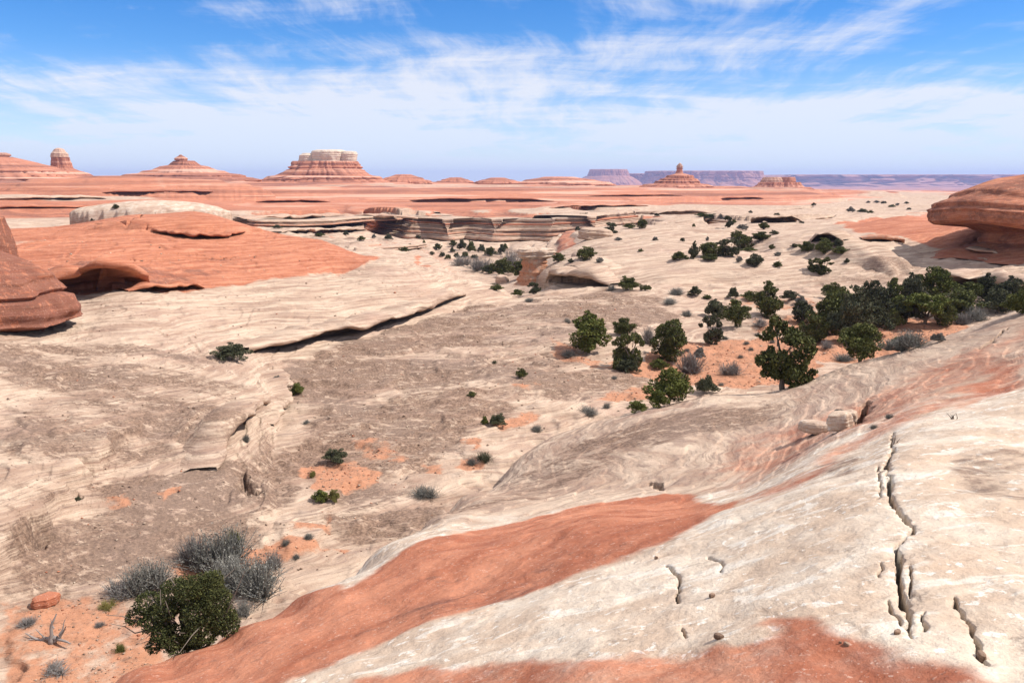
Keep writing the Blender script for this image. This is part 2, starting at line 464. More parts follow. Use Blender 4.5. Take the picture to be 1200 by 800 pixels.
# canyon walls and terraces step in beds
tz = HB / 1.7 + 0.5 * fbm2(XX / 60, YY / 60, 3, 100)
st = np.floor(tz) + sst(tz - np.floor(tz), 0.62, 0.98)
HB = np.where((DD > 150) & (DD < 520), HB + (st * 1.7 - tz * 1.7) * 0.85 * sst(DD, 150, 230) * (1 - sst(DD, 440, 520)) * (1 - sst(HB, 1.5, 4.0) * 0.6), HB)
tz = HB / 2.6 + 0.4 * fbm2(XX / 200, YY / 200, 2, 103)
st = np.floor(tz) + sst(tz - np.floor(tz), 0.6, 0.98)
HB = np.where(DD > 470, HB + (st * 2.6 - tz * 2.6) * 0.75 * sst(DD, 470, 600), HB)
# boulder-strewn talus in the canyon
tal = sst(DD, 150, 190) * (1 - sst(DD, 300, 320)) * (HB < -1.5)
HB = HB + tal * 1.1 * np.clip(fbm2(XX / 4.5, YY / 4.5, 3, 105), 0, 1)

HH = np.maximum(np.maximum(HB, HM), np.maximum(HF, HK))
top = np.argmax(np.stack([HB, HM, HF, HK]), 0)           # 0 basin, 1 left domes, 2 foreground, 3 knolls


def height(x, y):
    u = x / y
    i = np.clip(np.searchsorted(us, u) - 1, 0, NU - 2); j = np.clip(np.searchsorted(ds, y) - 1, 0, ND - 2)
    a = np.clip((u - us[i]) / (us[i + 1] - us[i]), 0, 1); b = np.clip((y - ds[j]) / (ds[j + 1] - ds[j]), 0, 1)
    return (HH[j, i] * (1 - a) + HH[j, i + 1] * a) * (1 - b) + (HH[j + 1, i] * (1 - a) + HH[j + 1, i + 1] * a) * b


def at(px, py, dmin=0.0):
    """where the line of sight meets the ground"""
    u, s = sight(px, py)
    i = int(np.clip(np.searchsorted(us, u) - 1, 0, NU - 2))
    a = (u - us[i]) / (us[i + 1] - us[i])
    h = HH[:, i] * (1 - a) + HH[:, i + 1] * a
    g = h - (CZ + s * ds)
    k = np.nonzero((g > 0) & (ds > max(dmin, 2.0)))[0]
    if len(k) == 0:
        return (u * 900, 900.0, float(np.interp(900, ds, h)))
    k = k[0]
    t = g[k - 1] / (g[k - 1] - g[k]) if k > 0 and g[k - 1] < 0 else 1.0
    d = ds[k - 1] + (ds[k] - ds[k - 1]) * t
    return (u * d, d, float(h[k - 1] * (1 - t) + h[k] * t))


# ------------------------------------------------------------------ cracks and hollows cut into the rock
def line_dist(pts, jag=(0, 0)):
    P = np.array([p[:2] for p in pts], float)
    m = 2.0
    box = (XX > P[:, 0].min() - m) & (XX < P[:, 0].max() + m) & (YY > P[:, 1].min() - m) & (YY < P[:, 1].max() + m)
    x, y = XX[box], YY[box]
    x, y = (x + jag[0] * 2 * n2(x * 5, y * 5, 77) + jag[1] * 2 * n2(x * 19, y * 19, 78),
            y + jag[0] * 2 * n2(x * 5 + 9, y * 5, 79) + jag[1] * 2 * n2(x * 19 + 4, y * 19, 80))
    best = np.full(x.shape, 9e9); tt = np.zeros(x.shape)
    for k in range(len(P) - 1):
        a, b = P[k], P[k + 1]
        e = b - a; L = e @ e + 1e-9
        t = np.clip(((x - a[0]) * e[0] + (y - a[1]) * e[1]) / L, 0, 1)
        dd = np.hypot(x - a[0] - t * e[0], y - a[1] - t * e[1])
        w = dd < best
        best = np.where(w, dd, best); tt = np.where(w, (k + t) / (len(P) - 1), tt)
    return box, best, tt


def crack(pix, width, depth, seed=0, taper=True, soft=1.2):
    pts = [at(*p) for p in pix]
    box, dd, tt = line_dist(pts, (0.10 * width + 0.035, 0.05 * width + 0.012))
    x, y = XX[box], YY[box]
    w = width * (0.75 + 1.1 * n2(tt * len(pix) * 1.7, x * 0, seed) + 0.5 * n2(x * 9, y * 9, seed + 1))
    if taper:
        w = w * np.clip(np.minimum(tt, 1 - tt) * 7 + 0.25, 0, 1)
    cut = depth * (1 - sst(dd, w * 0.6, w * soft + 0.008))
    edge = 0.012 * (1 - sst(dd, w, w * 4 + 0.04))
    HH[box] -= cut + edge


crack([(1046, 508), (1044, 515), (1046, 530), (1040, 548), (1041, 570), (1042, 586), (1054, 600), (1068, 616), (1066, 626), (1055, 637), (1051, 648), (1056, 662), (1056, 676), (1062, 686), (1054, 702), (1060, 715), (1062, 727), (1066, 737), (1072, 748)], 0.024, 0.55, 1)
crack([(1058, 700), (1062, 716), (1064, 730)], 0.03, 0.5, 4)
crack([(1041, 560), (1042, 586), (1050, 597)], 0.03, 0.5, 2)
crack([(1040, 703), (1046, 718), (1053, 732)], 0.0088, 0.35, 5)
crack([(1118, 700), (1128, 714), (1136, 735), (1144, 752), (1155, 768), (1158, 778)], 0.0165, 0.4, 6)
crack([(1082, 717), (1083, 738)], 0.0077, 0.3, 7)
crack([(1068, 662), (1072, 680), (1069, 700)], 0.0055, 0.2, 8)
crack([(1031, 545), (1031, 585)], 0.0066, 0.2, 10)
crack([(1033, 658), (1032, 676)], 0.0044, 0.15, 12)
crack([(784, 662), (797, 680), (793, 706)], 0.0165, 0.35, 13)
crack([(797, 735), (803, 745)], 0.0099, 0.2, 14)
crack([(832, 652), (845, 662), (846, 670)], 0.0066, 0.15, 15)
crack([(762, 566), (770, 567), (775, 573)], 0.12, 0.5, 19, False)
crack([(1005, 496), (1010, 484), (1016, 470)], 0.22, 1.2, 20)
crack([(285, 556), (289, 570), (300, 578)], 0.30, 0.7, 23, True, 2.2)
crack([(314, 434), (322, 446)], 0.40, 1.0, 24, True, 2.2)
crack([(1150, 408), (1160, 400), (1180, 385)], 0.16, 0.5, 26)
crack([(42, 641), (44, 615), (42, 600)], 0.22, 0.4, 27, True, 2.2)
crack([(85, 580), (90, 577)], 0.2, 0.5, 28)
for pix in ([(110, 262), (150, 262), (182, 250)], [(152, 304), (245, 303), (275, 301)], [(180, 297), (240, 299)], [(180, 272), (215, 275)]):
    crack(pix, 0.35, 0.7, 30)
for k, (cx, cy) in enumerate([(1005, 447), (1048, 488), (1150, 560), (960, 600), (1085, 640), (905, 580), (1120, 640), (990, 660)]):
    pass

# ------------------------------------------------------------------ where each rock colour shows
MASK = np.zeros((ND, NU, 4), np.float32)      # red, soil, desert varnish, bleached white


def poly_mask(pix, ch, soft, val=1.0, rag=0.5, rl=2.0, only=None, dmin=0.0, mode='max'):
    P = np.array([at(p[0], p[1], dmin)[:2] for p in pix], float)
    m = soft * 3
    box = (XX > P[:, 0].min() - m) & (XX < P[:, 0].max() + m) & (YY > P[:, 1].min() - m) & (YY < P[:, 1].max() + m)
    if only is not None:
        box &= np.isin(top, only)
    x = XX[box]; y = YY[box]
    if not len(x): return
    x2 = x + rag * fbm2(x / rl, y / rl, 3, 200 + ch); y2 = y + rag * fbm2(x / rl + 9, y / rl, 3, 210 + ch)
    best = np.full(x.shape, 9e9); ins = np.zeros(x.shape, bool)
    n = len(P)
    for k in range(n):
        a = P[k]; b = P[(k + 1) % n]
        e = b - a; L = e @ e + 1e-9
        t = np.clip(((x2 - a[0]) * e[0] + (y2 - a[1]) * e[1]) / L, 0, 1)
        best = np.minimum(best, np.hypot(x2 - a[0] - t * e[0], y2 - a[1] - t * e[1]))
        c = ((a[1] > y2) != (b[1] > y2)) & (x2 < e[0] * (y2 - a[1]) / (b[1] - a[1] + 1e-12) + a[0])
        ins ^= c
    sd = np.where(ins, best, -best)
    v = sst(sd, -soft, soft) * val
    cur = MASK[..., ch][box]
    MASK[..., ch][box] = np.maximum(cur, v) if mode == 'max' else cur * (1 - v)


# foreground
MASK[..., 3] += (top == 2) * 0.75 * (1 - sst(DD, 16, 30))
poly_mask([(120, 812), (240, 755), (400, 690), (560, 620), (700, 588), (800, 577), (872, 586), (800, 630), (700, 665), (600, 700), (480, 735), (330, 803)], 0, 0.28, 1.0, 0.35, 1.0, only=[2])
poly_mask([(860, 586), (930, 556), (1000, 508), (1100, 470), (1205, 415), (1205, 452), (1100, 482), (1012, 522), (940, 566), (880, 594)], 0, 0.8, 0.62, 0.9, 1.5, only=[2])
poly_mask([(1120, 455), (1205, 405), (1205, 452), (1140, 478)], 0, 1.0, 0.75, 0.9, 1.5, only=[2])
poly_mask([(395, 830), (400, 796), (560, 770), (760, 774), (870, 752), (905, 720), (945, 712), (980, 730), (1040, 758), (1100, 778), (1160, 800), (1170, 840)], 0, 0.22, 0.74, 0.35, 0.6, only=[2])
poly_mask([(800, 560), (900, 500), (1000, 470), (1100, 425), (1205, 378), (1205, 420), (1100, 472), (1000, 510), (900, 560)], 0, 1.6, 0.52, 1.2, 3.0, only=[2])
poly_mask([(330, 805), (480, 737), (600, 702), (700, 667), (800, 632), (880, 594), (1012, 522), (1100, 484), (1210, 450), (1210, 900), (300, 900)], 3, 0.3, 0.85, 0.3, 1.0, only=[2])
for c in ([(1100, 540), (1205, 520), (1205, 585), (1150, 580)], [(960, 545), (1010, 530), (1030, 545), (980, 560)]):
    poly_mask(c, 2, 0.5, 0.75, 0.6, 1.0, only=[2])
poly_mask([(540, 590), (640, 530), (760, 490), (920, 465), (930, 490), (800, 520), (700, 560), (560, 600), (420, 670), (380, 680)], 2, 1.6, 0.62, 1.6, 4.0, only=[2])
poly_mask([(330, 800), (480, 735), (600, 700), (700, 665), (790, 632), (760, 625), (640, 660), (480, 710), (340, 770)], 2, 0.5, 0.62, 0.5, 1.0, only=[2])
# left: red dome over pale dome
poly_mask([(-80, 400), (40, 352), (75, 344), (200, 342), (300, 331), (370, 322), (420, 312), (446, 303), (430, 296), (400, 288), (380, 284), (300, 271), (200, 268), (150, 256), (100, 276), (30, 285), (-80, 300)], 0, 0.5, 1.0, 0.9, 4.0, only=[1, 3])
poly_mask([(-80, 345), (60, 315), (200, 300), (300, 300), (250, 325), (150, 340), (-80, 352)], 2, 1.5, 0.55, 1.5, 4.0, only=[1])
_far = (DD > 85) & (UU < -0.215) & (DD < 200) & np.isin(top, [1])
MASK[..., 0] = np.where(_far, np.maximum(MASK[..., 0], sst(DD, 86, 93)), MASK[..., 0])
_, dcap, _ = Zp(185, 249, 9.0)
cap = dome(*DOMES[6][:6], power=DOMES[6][6], seed=DOMES[6][7], rag=DOMES[6][8]) > 0
capm = cap & (top == 3)
MASK[..., 0] = np.where(capm, 0, MASK[..., 0]); MASK[..., 3] = np.where(capm, 0.45, MASK[..., 3])
ridge = (dome(*DOMES[7][:6], power=DOMES[7][6], seed=DOMES[7][7], rag=DOMES[7][8]) > 0) & (top == 3) & (DD < 130)
MASK[..., 0] = np.where(ridge, 1, MASK[..., 0])
poly_mask([(90, 560), (330, 540), (345, 600), (330, 640), (150, 700), (0, 730), (-20, 690), (60, 640)], 2, 1.5, 1.0, 2.5, 4.0, only=[0, 1])
poly_mask([(-20, 400), (240, 400), (280, 470), (250, 545), (60, 560), (-20, 640)], 2, 2.5, 0.58, 3.0, 5.0, only=[1])
poly_mask([(300, 500), (320, 470), (345, 560), (400, 590), (330, 585), (285, 570)], 2, 0.8, 0.42, 0.6, 2.0, only=[1])
# basin pavement
poly_mask([(305, 420), (545, 360), (640, 350), (720, 410), (650, 470), (560, 520), (480, 560), (400, 600), (345, 600), (340, 480)], 2, 2.0, 0.80, 2.5, 5.0, only=[0])
poly_mask([(640, 350), (700, 341), (790, 350), (800, 372), (740, 392), (650, 385)], 2, 2.0, 1.0, 2.0, 5.0)
poly_mask([(620, 440), (760, 430), (790, 470), (700, 480), (640, 470)], 2, 1.5, 0.95, 2.5, 4.0, only=[0])
poly_mask([(380, 600), (520, 590), (530, 605), (430, 650), (370, 650)], 2, 1.2, 0.9, 1.0, 3.0, only=[0])
# soil
for c, v in (([(-20, 705), (120, 690), (190, 720), (260, 790), (100, 830), (-20, 830)], 0.62),
             ([(265, 640), (345, 628), (390, 648), (340, 662), (280, 668)], 1.0), ([(215, 665), (270, 655), (300, 690), (250, 700)], 0.9),
             ([(355, 552), (415, 540), (438, 558), (420, 574), (370, 570)], 1.0), ([(532, 518), (548, 512), (558, 522), (545, 530)], 1.0),
             ([(490, 545), (525, 540), (520, 556), (490, 558)], 0.7), ([(540, 538), (585, 536), (580, 552), (545, 550)], 0.8), ([(570, 490), (640, 478), (640, 495), (585, 502)], 0.7),
             ([(400, 510), (470, 515), (480, 540), (430, 545)], 0.5),
             ([(720, 425), (800, 400), (900, 395), (960, 400), (1000, 430), (920, 452), (830, 452), (780, 448), (740, 440)], 0.95),
             ([(880, 375), (960, 365), (980, 385), (890, 392)], 0.6), ([(950, 385), (1040, 372), (1130, 372), (1140, 384), (1000, 425), (960, 425)], 0.9),
             ([(690, 470), (760, 450), (830, 462), (760, 470)], 0.7), ([(600, 452), (640, 446), (625, 456)], 0.8), ([(640, 395), (700, 420), (740, 430), (690, 432), (650, 412)], 0.55),
             ([(120, 578), (145, 580), (140, 590), (120, 586)], 0.9), ([(170, 582), (212, 578), (205, 588), (180, 592)], 1.0), ([(335, 610), (385, 600), (380, 622), (340, 622)], 0.8),
             ([(440, 515), (470, 520), (455, 530)], 0.6), ([(850, 345), (960, 350), (960, 362), (860, 360)], 0.5)):
    poly_mask(c, 1, 0.5, v, 1.2, 2.2, only=[0, 1])
# right: red pavement under the overhanging rock
poly_mask([(980, 262), (1020, 256), (1062, 253), (1090, 250), (1230, 248), (1230, 308), (1180, 299), (1100, 292), (1055, 279), (1000, 271)], 0, 0.8, 1.0, 2.0, 6.0)
poly_mask([(1000, 300), (1200, 300), (1210, 345), (1000, 340), (900, 345), (880, 320)], 2, 3.0, 0.35, 3.0, 7.0)
# red plateau behind the pale rim
rim_px = [-300, 0, 90, 100, 250, 450, 600, 700, 800, 950, 1010, 1060, 1200, 1500]
rim_py = [262, 258, 256, 250, 246, 243.5, 245, 243, 239, 239.5, 233, 229, 228, 228]
ru = np.array([at(a, b, 200)[0] / at(a, b, 200)[1] for a, b in zip(rim_px, rim_py)])
rd = np.array([at(a, b, 200)[1] for a, b in zip(rim_px, rim_py)])
o = np.argsort(ru)
rimd = np.interp(us, ru[o], rd[o])[None, :] + 14 * fbm2(XX / 70, YY / 70, 3, 220)
MASK[..., 0] = np.maximum(MASK[..., 0], sst(DD - rimd, -10, 10) * np.where(DD > 190, 1, 0))
# pale beds inside the plateau
for a, b, c, e, v in ((-80, 180, 232.5, 229.5, 0.85), (180, 620, 219, 216, 0.55), (620, 800, 220, 218.5, 0.5), (860, 960, 223, 220.5, 0.45), (1000, 1110, 230, 225.5, 0.8), (-100, 240, 222, 219, 0.25)):
    poly_mask([(a, c), ((a + b) / 2, c), (b, c), (b, e), ((a + b) / 2, e), (a, e)], 0, 8, v, 22, 60, dmin=200, mode='cut')
for a, b, c, e, v in ((-100, 330, 212.5, 206, 0.8), (300, 460, 214, 210, 0.7), (-100, 260, 252, 238, 0.45), (250, 420, 236, 228, 0.35), (420, 760, 241, 236, 0.35)):
    poly_mask([(a, c), ((a + b) / 2, c), (b, c), (b, e), ((a + b) / 2, e), (a, e)], 2, 12, v, 25, 70, dmin=200)
# canyon beds
cb = (DD > 170) & (DD < 420) & (HH < 0.9)
bed = fbm2((HH + 1.2 * fbm2(XX / 50, YY / 50, 2, 231)) / 1.3, XX / 90, 3, 230)
MASK[..., 0] = np.where(cb, np.maximum(MASK[..., 0], 0.75 * sst(bed, -0.02, 0.22) * sst(HH, -9, -4)), MASK[..., 0])
MASK[..., 2] = np.where(cb, np.maximum(MASK[..., 2], 0.5 * sst(fbm2(HH / 0.9 + 7, XX / 60, 3, 233), 0.05, 0.3)), MASK[..., 2])

# ------------------------------------------------------------------ materials
def new_mat(name):
    m = bpy.data.materials.new(name)
    m.use_nodes = True
    N = NT(m.node_tree)
    N.n.clear()
    out = N.node('ShaderNodeOutputMaterial')
    b = N.node('ShaderNodeBsdfPrincipled')
    b.inputs['Roughness'].default_value = 0.92
    b.inputs['Specular IOR Level'].default_value = 0.15
    N.l.new(b.outputs[0], out.inputs['Surface'])
    return m, N, b


def sandstone():
    m, N, b = new_mat("sandstone")
    geo = N.node('ShaderNodeNewGeometry')
    P = geo.outputs['Position']
    x, y, z = N.sep(P)
    at_ = N.node('ShaderNodeAttribute', attribute_name="mask")
    mr, mg, mb = N.sep(at_.outputs['Color'])
    ma = at_.outputs['Alpha']
    big = N.noise(P, 0.11, 4, 0.55)
    med = N.noise(P, 0.8, 8, 0.62, 0.3)
    fine = N.noise(P, 7.0, 8, 0.65)
    # bedding: thin warped layers seen in section where the surface cuts them
    wz = N.math('ADD', N.math('MULTIPLY', z, 1.0), N.math('MULTIPLY', N.noise(P, 0.075, 3, 0.45), 2.6))
    wz = N.math('ADD', wz, N.math('MULTIPLY', x, -0.10))
    wz = N.math('ADD', wz, N.math('MULTIPLY', y, 0.13))
    bed = N.noise(N.comb(N.math('MULTIPLY', x, 0.16), N.math('MULTIPLY', y, 0.16), N.math('MULTIPLY', wz, 4.2)), 1.0, 10, 0.68)
    bed2 = N.noise(N.comb(N.math('MULTIPLY', x, 0.5), N.math('MULTIPLY', y, 0.5), N.math('MULTIPLY', wz, 14.0)), 1.0, 8, 0.66)
    # streaked plates
    st = N.noise(N.mapping(P, scale=(0.20, 0.36, 0.6), rot=(0, 0, radians(12))), 1.0, 9, 0.66, 0.4)
    st2 = N.noise(N.mapping(P, scale=(0.9, 2.1, 2.0), rot=(0, 0, radians(-8))), 1.0, 8, 0.62, 0.5)
    pale = N.mix(N.step(bed, 0.34, 0.64), (0.335, 0.215, 0.152, 1), (0.575, 0.428, 0.312, 1))
    pale = N.mix(N.math('MULTIPLY', N.step(bed2, 0.51, 0.63), 0.7), pale, (0.26, 0.175, 0.135, 1))
    pale = N.mix(N.math('MULTIPLY', N.step(big, 0.50, 0.72), 0.45), pale, (0.44, 0.285, 0.215, 1))
    pale = N.mix(N.math('MULTIPLY', N.step(med, 0.56, 0.74), 0.35), pale, (0.40, 0.30, 0.235, 1))
    # bleached skin of the near dome: white lichen films, tan and pinkish patches
    white = N.mix(N.step(med, 0.40, 0.62), (0.52, 0.385, 0.28, 1), (0.63, 0.515, 0.40, 1))
    white = N.mix(N.math('MULTIPLY', N.step(st2, 0.55, 0.60), 0.8), white, (0.70, 0.615, 0.51, 1))
    white = N.mix(N.math('MULTIPLY', N.step(N.noise(P, 0.55, 5, 0.6), 0.54, 0.70), 0.55), white, (0.60, 0.42, 0.29, 1))
    white = N.mix(N.math('MULTIPLY', N.step(N.noise(P, 1.1, 9, 0.66, 0.6), 0.56, 0.64), 0.5), white, (0.44, 0.335, 0.255, 1))
    white = N.mix(N.math('MULTIPLY', N.step(N.noise(P, 5.5, 7, 0.62, 0.4), 0.60, 0.635), 0.85), white, (0.74, 0.68, 0.59, 1))
    white = N.mix(N.math('MULTIPLY', N.step(N.noise(N.mapping(P, loc=(31, 7, 3)), 3.4, 7, 0.66, 0.4), 0.60, 0.65), 0.55), white, (0.40, 0.29, 0.21, 1))
    base = N.mix(N.step(N.math('ADD', ma, N.math('MULTIPLY', N.math('SUBTRACT', med, 0.5), 0.7)), 0.30, 0.65), pale, white)
    # varnish: dark brown-grey film in streaked plates
    vn = N.math('ADD', N.math('MULTIPLY', st, 0.34), N.math('MULTIPLY', st2, 0.24))
    vn = N.math('ADD', vn, N.math('MULTIPLY', N.math('ADD', bed, bed2), 0.21))
    thr = N.math('SUBTRACT', N.math('ADD', vn, N.math('MULTIPLY', mb, 0.25)), 0.25)
    plate = N.noise(N.mapping(P, scale=(0.055, 0.13, 0.1), rot=(0, 0, radians(10)), loc=(2.3, 0.7, 0)), 1.0, 7, 0.62, 0.6)
    thr = N.math('ADD', thr, N.math('MULTIPLY', N.math('SUBTRACT', plate, 0.53), 0.75))
    vmask = N.math('MULTIPLY', N.step(thr, 0.325, 0.43), N.step(mb, 0.02, 0.5))
    chips = N.step(N.noise(N.mapping(P, scale=(1, 1.7, 1)), 1.3, 10, 0.72, 0.3), 0.54, 0.60)
    vmask = N.math('MULTIPLY', vmask, N.math('SUBTRACT', 1.0, N.math('MULTIPLY', chips, 0.85)))
    vcol = N.mix(N.step(fine, 0.40, 0.62), (0.125, 0.074, 0.052, 1), (0.285, 0.180, 0.122, 1))
    vcol = N.mix(N.math('MULTIPLY', N.step(big, 0.45, 0.65), 0.6), vcol, (0.215, 0.148, 0.112, 1))
    base = N.mix(N.math('MULTIPLY', vmask, 0.90), base, vcol)
    # red beds
    red = N.mix(N.step(bed, 0.36, 0.66), (0.335, 0.110, 0.058, 1), (0.52, 0.215, 0.122, 1))
    red = N.mix(N.math('MULTIPLY', N.step(med, 0.54, 0.72), 0.5), red, (0.29, 0.10, 0.062, 1))
    red = N.mix(N.math('MULTIPLY', N.step(N.noise(P, 5.0, 7, 0.7), 0.62, 0.66), 0.6), red, (0.60, 0.36, 0.27, 1))
    red = N.mix(N.math('MULTIPLY', N.step(bed2, 0.56, 0.70), 0.35), red, (0.24, 0.085, 0.055, 1))
    strat = N.noise(N.comb(N.math('MULTIPLY', x, 0.006), N.math('MULTIPLY', y, 0.006), N.math('MULTIPLY', z, 0.55)), 1.0, 5, 0.6)
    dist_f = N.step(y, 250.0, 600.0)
    red = N.mix(N.math('MULTIPLY', dist_f, 0.30), red, (0.50, 0.23, 0.155, 1))  # far red made paler and pinker: distance haze put into the colour
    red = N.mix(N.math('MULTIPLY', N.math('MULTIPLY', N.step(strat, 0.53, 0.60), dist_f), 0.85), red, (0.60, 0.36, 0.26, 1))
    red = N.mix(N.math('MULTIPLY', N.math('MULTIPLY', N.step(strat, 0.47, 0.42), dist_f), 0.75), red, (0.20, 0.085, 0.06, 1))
    red = N.mix(N.math('MULTIPLY', vmask, 0.72), red, (0.150, 0.062, 0.045, 1))
    red = N.mix(N.math('MULTIPLY', N.step(N.noise(P, 14.0, 6, 0.7), 0.60, 0.63), 0.5), red, (0.62, 0.44, 0.35, 1))
    rm = N.step(N.math('ADD', mr, N.math('MULTIPLY', N.math('SUBTRACT', N.noise(P, 1.3, 10, 0.68), 0.5), 1.0)), 0.16, 0.86)
    base = N.mix(rm, base, red)
    # soil
    soil = N.mix(fine, (0.40, 0.165, 0.085, 1), (0.52, 0.27, 0.165, 1))
    soil = N.mix(N.math('MULTIPLY', N.step(N.noise(P, 2.4, 9, 0.75), 0.50, 0.62), 0.65), soil, (0.20, 0.115, 0.075, 1))
    sm = N.step(N.math('ADD', mg, N.math('MULTIPLY', N.math('SUBTRACT', N.noise(P, 0.9, 10, 0.70), 0.5), 1.9)), 0.32, 0.70)
    sm = N.math('MULTIPLY', sm, N.step(mg, 0.02, 0.2))
    base = N.mix(sm, base, soil)
    base = N.mix(N.math('MULTIPLY', N.step(N.noise(N.mapping(P, scale=(1, 1.6, 1.3), loc=(5, 2, 0)), 1.5, 10, 0.72), 0.585, 0.66), 0.4), base, (0.13, 0.085, 0.065, 1))
    # grain and small dark lichen specks
    spk = N.step(N.noise(P, 11.0, 3, 0.6), 0.70, 0.75)
    base = N.mix(N.math('MULTIPLY', spk, 0.55), base, (0.10, 0.075, 0.06, 1))
    g = N.math('ADD', 0.80, N.math('MULTIPLY', N.noise(P, 24.0, 6, 0.7), 0.40))
    mul = N.node('ShaderNodeMix', data_type='RGBA', blend_type='MULTIPLY')
    mul.inputs[0].default_value = 1.0
    N.l.new(base, mul.inputs[6]); N.l.new(g, mul.inputs[7])
    N.l.new(mul.outputs[2], b.inputs['Base Color'])
    calm = N.math('SUBTRACT', 1.0, N.math('MULTIPLY', ma, 0.9), clamp=True)
    calm = N.math('MULTIPLY', calm, N.math('SUBTRACT', 1.0, N.math('MULTIPLY', mr, 0.55)))
    hsum = N.math('ADD', N.math('MULTIPLY', N.math('MULTIPLY', bed, calm), 0.24), N.math('MULTIPLY', med, 0.10))
    hsum = N.math('ADD', hsum, N.math('MULTIPLY', fine, 0.055))
    hsum = N.math('ADD', hsum, N.math('MULTIPLY', N.math('MULTIPLY', bed2, calm), 0.05))
    hsum = N.math('ADD', hsum, N.math('MULTIPLY', st2, 0.08))
    hsum = N.math('ADD', hsum, N.math('MULTIPLY', N.noise(P, 30.0, 4, 0.7), 0.012))
    bp = N.node('ShaderNodeBump')
    bp.inputs['Strength'].default_value = 0.75
    bp.inputs['Distance'].default_value = 1.0
    N.l.new(hsum, bp.inputs['Height'])
    N.l.new(bp.outputs[0], b.inputs['Normal'])
    return m


SAND = sandstone()


def foliage(name, c1, c2, c3):
    m, N, b = new_mat(name)
    geo = N.node('ShaderNodeNewGeometry')
    oi = N.node('ShaderNodeObjectInfo')
    n = N.noise(geo.outputs['Position'], 2.2, 4, 0.6)
    col = N.mix(N.step(n, 0.36, 0.64), c1, c2)
    col = N.mix(N.math('MULTIPLY', N.step(geo.outputs['Random Per Island'], 0.6, 1.0), 0.8), col, c3)
    hs = N.node('ShaderNodeHueSaturation')
    N.l.new(N.math('ADD', 0.8, N.math('MULTIPLY', oi.outputs['Random'], 0.4)), hs.inputs['Value'])
    N.l.new(col, hs.inputs['Color'])
    N.l.new(hs.outputs[0], b.inputs['Base Color'])
    return m


M_JUN = foliage("juniper_foliage", (0.050, 0.058, 0.020, 1), (0.105, 0.112, 0.036, 1), (0.19, 0.18, 0.060, 1))
M_GRN = foliage("green_foliage", (0.060, 0.075, 0.018, 1), (0.115, 0.125, 0.030, 1), (0.20, 0.19, 0.055, 1))
M_DRK = foliage("dark_foliage", (0.044, 0.050, 0.028, 1), (0.085, 0.088, 0.048, 1), (0.15, 0.14, 0.08, 1))
M_SAGE = foliage("sage_twigs", (0.12, 0.115, 0.10, 1), (0.20, 0.19, 0.165, 1), (0.31, 0.29, 0.25, 1))
M_GREY = foliage("bare_twigs", (0.15, 0.13, 0.118, 1), (0.25, 0.225, 0.205, 1), (0.36, 0.33, 0.30, 1))
M_NEAR = foliage("dense_foliage", (0.032, 0.038, 0.014, 1), (0.070, 0.076, 0.026, 1), (0.15, 0.15, 0.05, 1))
M_YEL = foliage("yellow_foliage", (0.16, 0.15, 0.045, 1), (0.25, 0.22, 0.07, 1), (0.33, 0.29, 0.10, 1))


def bark():
    m, N, b = new_mat("bark")
    geo = N.node('ShaderNodeNewGeometry')
    n = N.noise(N.mapping(geo.outputs['Position'], scale=(6, 6, 1.2)), 3.0, 6, 0.65)
    N.l.new(N.mix(n, (0.075, 0.055, 0.042, 1), (0.26, 0.215, 0.175, 1)), b.inputs['Base Color'])
    return m


M_BARK = bark()


# ------------------------------------------------------------------ mesh helpers
def mesh_np(name, V, F, mat, parent=None, smooth=True, masks=None):
    """V [n,3], F [m,k] (k 3 or 4) -> one object"""
    V = np.ascontiguousarray(V, np.float32); F = np.ascontiguousarray(F, np.int32)
    me = bpy.data.meshes.new(name)
    me.vertices.add(len(V)); me.vertices.foreach_set('co', V.ravel())
    k = F.shape[1]
    me.loops.add(F.size); me.loops.foreach_set('vertex_index', F.ravel())
    me.polygons.add(len(F))
    me.polygons.foreach_set('loop_start', np.arange(0, F.size, k, dtype=np.int32))
    if smooth:
        me.polygons.foreach_set('use_smooth', np.ones(len(F), bool))
    if masks is not None:
        a = me.attributes.new("mask", 'FLOAT_COLOR', 'POINT')
        mk = np.asarray(masks, np.float32)
        if mk.ndim == 1: mk = np.tile(mk, (len(V), 1))
        a.data.foreach_set('color', np.ascontiguousarray(mk).ravel())
    me.materials.append(mat)
    me.update(calc_edges=True)
    me.validate()
    ob = bpy.data.objects.new(name, me)
    COL.objects.link(ob)
    if parent is not None: ob.parent = parent
    return ob


def grid_faces(nr, nc, wrap=False):
    r = np.arange(nr - 1)[:, None]; c = np.arange(nc if wrap else nc - 1)[None, :]
    c2 = (c + 1) % nc
    a = r * nc + c; b = r * nc + c2
    e = (r + 1) * nc + c2; f = (r + 1) * nc + c
    return np.stack([a, b, e, f], -1).reshape(-1, 4)


def thing(name, label, cat, loc, rz=0.0, group=None):
    o = bpy.data.objects.new(name, None)
    COL.objects.link(o)
    o.location = loc; o.rotation_euler = (0, 0, rz)
    o.empty_display_size = 0.3
    tag(o, label, cat, group)
    return o


def tag(o, label, cat, group=None):
    o['label'] = label; o['category'] = cat
    if group: o['group'] = group
    elif 'group' in o: del o['group']


# ------------------------------------------------------------------ undercut rock ledges
def resample(P, step):
    P = np.array(P, float)
    L = np.concatenate([[0], np.cumsum(np.hypot(*(np.diff(P[:, :2], axis=0).T)))])
    n = max(8, int(L[-1] / step))
    t = np.linspace(0, L[-1], n)
    return np.stack([np.interp(t, L, P[:, k]) for k in range(3)], 1), t


CARVE = []


